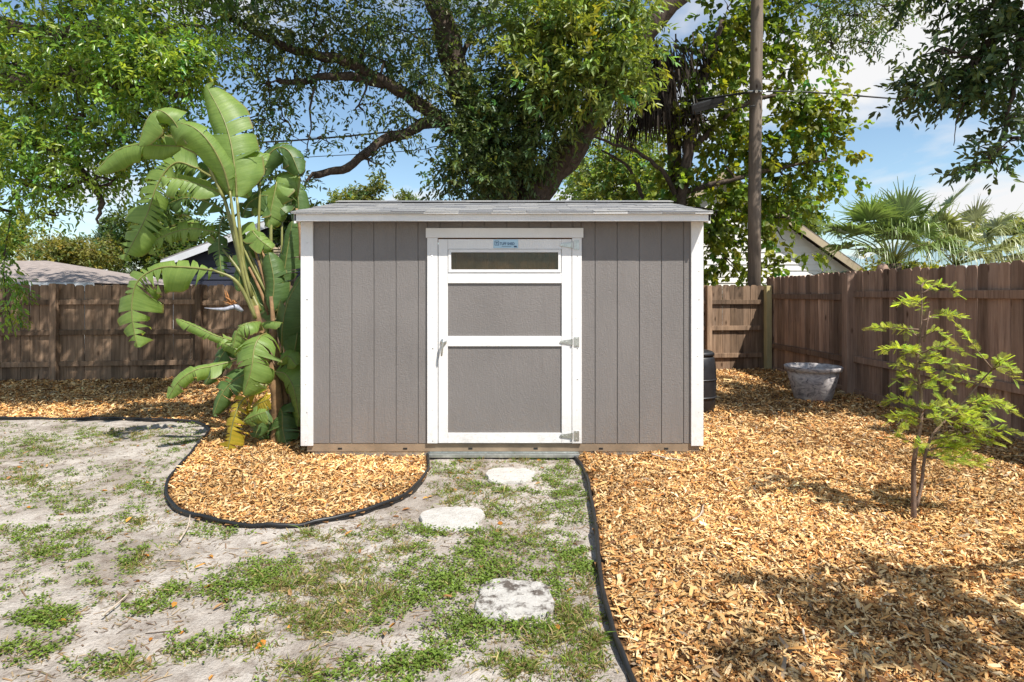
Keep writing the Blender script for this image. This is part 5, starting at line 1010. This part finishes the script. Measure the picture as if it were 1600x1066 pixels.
# ------------------------------------------------------------------ wood chips
def edge_dist(x, y, line):
    A = np.array(line); dmin = np.full(len(x), 9.0)
    for k in range(0, len(A)): dmin = np.minimum(dmin, np.hypot(x - A[k, 0], y - A[k, 1]))
    return dmin
PAL = np.array([(0.60, 0.39, 0.185), (0.54, 0.30, 0.115), (0.68, 0.50, 0.28), (0.38, 0.19, 0.075), (0.75, 0.60, 0.40), (0.15, 0.078, 0.04), (0.30, 0.24, 0.19), (0.50, 0.22, 0.075)])
PAL = PAL * np.array([0.98, 0.895, 0.75])
PW = np.array([0.26, 0.19, 0.20, 0.11, 0.11, 0.08, 0.03, 0.03])
def chips(poly, box, target, seed, name, label):
    rng = np.random.default_rng(seed); xs = []; ys = []
    x0, x1, y0, y1 = box
    for it in range(60):
        n = 30000; y = y0*(y1/y0)**rng.random(n); keep = rng.random(n) < (1.0/np.maximum(1, y/4.0))
        x = rng.uniform(x0, x1, n); vis = (np.abs(x)/y < 1.0) & keep
        ok = inpoly(x, y, poly) & vis & ~((x > SX0+0.05) & (x < SX1-0.05) & (y > SY-0.0) & (y < SY+SD)) & (x < side_x(y) - 0.02) & (y < back_y(x) - 0.03)
        x = x[ok]; y = y[ok]; e_ = edge_dist(x, y, ER + EL) > 0.035; xs.append(x[e_]); ys.append(y[e_])
        if sum(map(len, xs)) >= target: break
    x = np.concatenate(xs)[:target]; y = np.concatenate(ys)[:target]; N = len(x)
    far = np.clip((y - 4)/5, 0, 1); L = rng.lognormal(math.log(0.0235), 0.55, N)*(1 + 0.35*far); W = np.clip(L*rng.uniform(0.12, 0.30, N), 0.0035, 0.016)*(1 + 0.4*far)
    big = rng.random(N) < 0.05; L[big] *= 1.5; W[big] *= 1.4; L = np.minimum(L, 0.105)
    a = rng.uniform(0, 2*math.pi, N); tz = rng.normal(0.08, 0.34, N); d = np.stack([np.cos(a)*np.cos(tz), np.sin(a)*np.cos(tz), np.sin(tz)], 1)
    up = nrm(np.stack([rng.normal(0, 0.38, N), rng.normal(0, 0.38, N), np.ones(N)], 1)); s = nrm(np.cross(d, up)); u = nrm(np.cross(s, d))
    c = np.stack([x, y, mh(x, y) + 0.004 + np.abs(rng.normal(0, 0.011, N))], 1); L = L[:, None]; W = W[:, None]; tp = rng.uniform(0.35, 1.0, (N, 1)); bend = rng.normal(0, 0.10, (N, 1))*L
    v = np.empty((N, 6, 3)); v[:, 0] = c - d*L/2 - s*W/2*tp; v[:, 1] = c - d*L/2 + s*W/2; v[:, 2] = c - s*W/2 + u*(bend + 0.003); v[:, 3] = c + s*W/2 + u*(bend - 0.001); v[:, 4] = c + d*L/2 - s*W/2*rng.uniform(0.2, 1, (N, 1)); v[:, 5] = c + d*L/2 + s*W/2*tp
    col = PAL[rng.choice(len(PAL), N, p=PW/PW.sum())]*np.clip(rng.normal(1, 0.16, (N, 1)), 0.5, 1.5)*(0.50 + 1.1*fbm(x*1.4+7, y*1.4, 4))[:, None]
    i = np.arange(N)[:, None]*6; F_ = np.concatenate([i + np.array([0, 1, 3, 2]), i + np.array([2, 3, 5, 4])], 1).reshape(-1, 4)
    o = link(name, np_mesh(name, v.reshape(-1, 3), F_, 4, np.repeat(np.clip(col, 0.01, 0.9), 6, 0)), M['chip']); return tag(o, label, None, None, 'stuff')
chips(poly_R, (0.0, 5.4, 1.3, 11.2), 175000, 3, 'wood_chips', 'loose golden wood chips over the bed right of the shed')
chips(poly_L, (-10.5, 0, 3.5, 10.3), 88000, 4, 'wood_chips', 'loose golden wood chips over the bed left of the shed')

# ------------------------------------------------------------------ patchy grass and weeds on the sand
patches = [(455, 905, 85, 38), (400, 900, 50, 25), (560, 885, 50, 18), (650, 900, 60, 20), (620, 945, 60, 25), (700, 920, 45, 18), (770, 845, 45, 18), (840, 850, 45, 22), (905, 800, 30, 22), (895, 875, 45, 20), (880, 770, 35, 18), (900, 965, 40, 38), (850, 1000, 60, 35), (720, 990, 60, 28), (600, 1050, 70, 22), (470, 1050, 55, 18), (300, 1010, 40, 14), (70, 965, 40, 14), (70, 865, 55, 20), (120, 835, 40, 8), (30, 835, 40, 12), (80, 975, 28, 16), (215, 880, 24, 16), (110, 790, 40, 10), (210, 815, 20, 8), (700, 735, 55, 16), (885, 735, 38, 22), (780, 718, 100, 8), (715, 775, 40, 18), (600, 828, 35, 18), (500, 838, 60, 10), (190, 680, 90, 14), (60, 705, 60, 12), (50, 690, 50, 8), (290, 690, 35, 8), (60, 755, 60, 22), (215, 762, 30, 8), (640, 860, 40, 12), (780, 895, 45, 25), (330, 925, 30, 12), (270, 925, 20, 9), (380, 1000, 45, 15), (520, 975, 60, 22), (800, 1050, 60, 18), (910, 1045, 35, 20), (560, 925, 70, 25), (680, 1040, 40, 15), (230, 950, 30, 10), (180, 1040, 50, 15), (340, 830, 45, 10), (860, 905, 30, 14), (470, 960, 50, 18), (40, 1020, 40, 15), (740, 870, 25, 10), (930, 1000, 14, 40), (915, 900, 16, 40), (720, 900, 40, 16), (760, 930, 20, 30), (870, 950, 18, 30), (800, 985, 50, 10), (650, 830, 22, 12), (770, 800, 30, 14), (740, 760, 40, 10), (860, 750, 22, 12), (790, 770, 40, 8), (690, 835, 40, 6), (840, 800, 30, 16)]
def grass():
    rng = np.random.default_rng(9); X = []; Y = []; S_ = []
    for (px, py, rx, ry) in patches:
        n = int(10 + rx*ry*0.030*(1000/py)**2.2); u = rng.normal(0, 0.62, (n, 2)); yy = py + u[:, 1]*ry; ok = yy > 700 - 60; 
        Yd = CAMH*FPX/(np.maximum(yy, 640) - HOR); Xd = (px + u[:, 0]*rx - 800)/FPX*Yd; X.append(Xd); Y.append(Yd); S_.append(np.clip(1.15 - 0.45*np.hypot(u[:, 0], u[:, 1]), 0.4, 1.1))
    n = 5200; x = rng.uniform(-6.5, 1.2, n); y = 1.9*(7.2/1.9)**rng.random(n); dens = fbm(x*1.3+4, y*1.3+8, 4); ok = dens > 0.44 + rng.random(n)*0.13
    X.append(x[ok]); Y.append(y[ok]); S_.append(rng.uniform(0.35, 0.75, ok.sum()))
    x = np.concatenate(X); y = np.concatenate(Y); s = np.concatenate(S_)
    ok = ~inpoly(x, y, poly_L) & ~inpoly(x, y, poly_R) & (y < 6.9) & ~((x > SX0) & (x < SX1) & (y > SY - 0.03)) & (edge_dist(x, y, EL) > 0.03) & (edge_dist(x, y, ER) > 0.03)
    for (a, b_, w_, d_) in STONES: ok &= (((x - a)/w_)**2 + ((y - b_)/d_)**2) > 1.02
    return x[ok], y[ok], s[ok], rng
gx_, gy_, gs_, rng = grass(); NT = len(gx_)
V = []; C = []; zt = gh(gx_, gy_)
kind = fbm(gx_*2.2 + 31, gy_*2.2 + 3, 3) > 0.45
def blades(x, y, z, s, nb, Lm, Wm, cols, spread):
    for _ in range(nb):
        N = len(x); a = rng.uniform(0, 2*math.pi, N); e = np.abs(rng.normal(spread, 0.35, N)); d = np.stack([np.cos(a)*np.sin(e), np.sin(a)*np.sin(e), np.cos(e)], 1)
        L = (Lm*s*rng.lognormal(0, 0.35, N))[:, None]; W = (Wm*rng.uniform(0.7, 1.3, N))[:, None]; p = np.stack([x + rng.normal(0, 0.016, N), y + rng.normal(0, 0.016, N), z - 0.004], 1)
        sd = nrm(np.cross(d, np.stack([rng.normal(0, 1, N), rng.normal(0, 1, N), rng.normal(0, 0.3, N)], 1))); m_ = p + d*L*0.55; t_ = p + d*L + np.stack([np.cos(a)*0.3, np.sin(a)*0.3, -np.ones(N)*0.45], 1)*L*0.4
        t_[:, 2] = np.maximum(t_[:, 2], z + 0.003); v = np.stack([p - sd*W*0.7, p + sd*W*0.7, m_ + sd*W, m_ - sd*W, m_ - sd*W, m_ + sd*W, t_ + sd*W*0.12, t_ - sd*W*0.12], 1)
        cc = np.array(cols)[rng.integers(0, len(cols), N)]*np.clip(rng.normal(1, 0.22, (N, 1)), 0.5, 1.6); V.append(v.reshape(-1, 3)); C.append(np.repeat(cc, 8, 0))
GC = [(0.14, 0.215, 0.03), (0.17, 0.23, 0.035), (0.11, 0.18, 0.03), (0.21, 0.23, 0.055), (0.38, 0.30, 0.14), (0.26, 0.19, 0.09)]
k_ = kind; blades(gx_[k_], gy_[k_], zt[k_], gs_[k_], 13, 0.044, 0.0026, GC, 0.85)
k_ = ~kind; blades(gx_[k_], gy_[k_], zt[k_], gs_[k_], 5, 0.036, 0.0026, GC, 0.9)
blades(gx_, gy_, zt, gs_, 5, 0.040, 0.0020, [(0.30, 0.21, 0.11), (0.22, 0.15, 0.085), (0.38, 0.29, 0.16), (0.16, 0.115, 0.07)], 1.30)
V = np.concatenate(V); C = np.concatenate(C)
tag(link('grass', np_mesh('grass', V, np.arange(len(V)).reshape(-1, 4), 4, C), M['grass']), 'thin patchy grass growing through the pale sand', None, None, 'stuff')
LW = Leaves(); xw, yw, zw, sw = gx_[~kind], gy_[~kind], zt[~kind], gs_[~kind]
for _ in range(11):                                              # low round-leaved weeds
    N = len(xw); a = rng.uniform(0, 6.283, N); r = np.abs(rng.normal(0, 0.026, N))*sw*1.4; p = np.stack([xw + np.cos(a)*r, yw + np.sin(a)*r, zw + 0.004 + np.abs(rng.normal(0.010, 0.010, N))*sw], 1)
    d = nrm(np.stack([np.cos(a), np.sin(a), rng.normal(0.25, 0.3, N)], 1)); n = nrm(np.stack([rng.normal(0, .3, N), rng.normal(0, .3, N), np.ones(N)], 1))
    cc = np.array([(0.145, 0.215, 0.035)])*np.clip(rng.normal(1, 0.25, (N, 1)), 0.5, 1.7)*np.array([[1, 1, 1]]); LW.add(p, d, n, 0.017*rng.uniform(0.6, 1.3, N), 0.0095*rng.uniform(0.7, 1.3, N), cc)
tag(LW.build('ground_weeds', M['grass'], None), 'low round leaved weeds spread between the grass', None, None, 'stuff')
# straw, crumbs and fallen leaves lying on the sand
n = 16000; x = rng.uniform(-6, 1.3, n); y = 1.9*(6.8/1.9)**rng.random(n); ok = ~inpoly(x, y, poly_L) & ~inpoly(x, y, poly_R) & ~((x > SX0) & (y > SY - 0.05)) & (fbm(x*1.7, y*1.7+5, 3) > 0.36); x = x[ok]; y = y[ok]; N = len(x)
for (a, b_, w_, d_) in STONES:
    o_ = (((x - a)/w_)**2 + ((y - b_)/d_)**2) > 1; x = x[o_]; y = y[o_]
N = len(x); a = rng.uniform(0, 6.283, N); d = np.stack([np.cos(a), np.sin(a), rng.normal(0, 0.08, N)], 1); s = np.stack([-np.sin(a), np.cos(a), np.zeros(N)], 1); L = rng.lognormal(math.log(0.013), 0.55, N)[:, None]; W = rng.uniform(0.001, 0.0035, N)[:, None]
c = np.stack([x, y, gh(x, y) + 0.004], 1); v = np.stack([c - d*L - s*W, c - d*L + s*W, c + d*L + s*W, c + d*L - s*W], 1)
cc = np.array([(0.30, 0.20, 0.11), (0.42, 0.32, 0.20), (0.18, 0.12, 0.08), (0.24, 0.20, 0.12)])[rng.integers(0, 4, N)]*rng.uniform(0.6, 1.3, (N, 1))
tag(link('dry_straw', np_mesh('dry_straw', v.reshape(-1, 3), np.arange(4*N).reshape(-1, 4), 4, np.repeat(cc, 4, 0)), M['dry']), 'dry straw and crumbs scattered on the sand', None, None, 'stuff')
n = 330; x = rng.uniform(-5.5, 1.2, n); y = 1.9*(6.5/1.9)**rng.random(n); ok = ~inpoly(x, y, poly_L) & ~inpoly(x, y, poly_R) & ~((x > SX0) & (y > SY - 0.05)); x = x[ok]; y = y[ok]; N = len(x); FL = Leaves(); a = rng.uniform(0, 6.283, N)
FL.add(np.stack([x, y, gh(x, y) + 0.009], 1), nrm(np.stack([np.cos(a), np.sin(a), rng.normal(0.1, 0.2, N)], 1)), nrm(np.stack([rng.normal(0, .35, N), rng.normal(0, .35, N), np.ones(N)], 1)), rng.uniform(0.03, 0.065, N), rng.uniform(0.014, 0.026, N), np.array([(0.42, 0.17, 0.03), (0.36, 0.22, 0.10), (0.50, 0.24, 0.05), (0.28, 0.14, 0.06)])[rng.integers(0, 4, N)]*rng.uniform(0.7, 1.2, (N, 1)), fold=0.25)
n = 420; x = rng.uniform(0.5, 4.6, n); y = 1.9*(8/1.9)**rng.random(n); ok = inpoly(x, y, poly_R) & ~((x < SX1) & (y > SY)); x = x[ok]; y = y[ok]; N = len(x); a = rng.uniform(0, 6.283, N)
FL.add(np.stack([x, y, mh(x, y) + 0.022], 1), nrm(np.stack([np.cos(a), np.sin(a), rng.normal(0.1, 0.25, N)], 1)), nrm(np.stack([rng.normal(0, .4, N), rng.normal(0, .4, N), np.ones(N)], 1)), rng.uniform(0.035, 0.07, N), rng.uniform(0.016, 0.028, N), np.array([(0.40, 0.17, 0.05), (0.30, 0.15, 0.07), (0.22, 0.11, 0.06), (0.46, 0.30, 0.16)])[rng.integers(0, 4, N)]*rng.uniform(0.7, 1.2, (N, 1)), fold=0.3)
tag(FL.build('fallen_leaves', M['dry'], None), 'fallen orange and brown leaves scattered over sand and chips', None, None, 'stuff')
# a few fallen sticks
M['stick'] = plain('bleached_stick', (0.45, 0.37, 0.29), 0.8, 0, 15, 0.3)
def stick(pts, r, label, bed_=True):
    P3 = []
    for (px, py) in pts: gx1, gy1 = G(px, py); P3.append((gx1, gy1, float((mh if bed_ else gh)(gx1, gy1)) + 0.026))
    o = MB().tube(catmull(P3, 12), list(np.linspace(r, r*0.5, 12)), 6).build('fallen_twig', M['stick'], None, smooth=True); tag(o, label, 'twig', 'twigs lying about')
stick([(1082, 826), (1094, 816), (1099, 796)], 0.007, 'pale bent twig lying on the chips right of the edging')
stick([(1018, 720), (1040, 724), (1068, 729)], 0.009, 'straight twig lying on the chips in front of the shed corner')
stick([(1254, 995), (1258, 1012), (1262, 1025)], 0.006, 'short twig on the shaded chips at the lower right')
stick([(281, 852), (293, 830), (297, 812)], 0.006, 'thin dry stalk leaning by the round bed edging', False)
stick([(160, 972), (182, 953), (200, 937)], 0.005, 'thin pale twig lying on the sand at lower left', False)
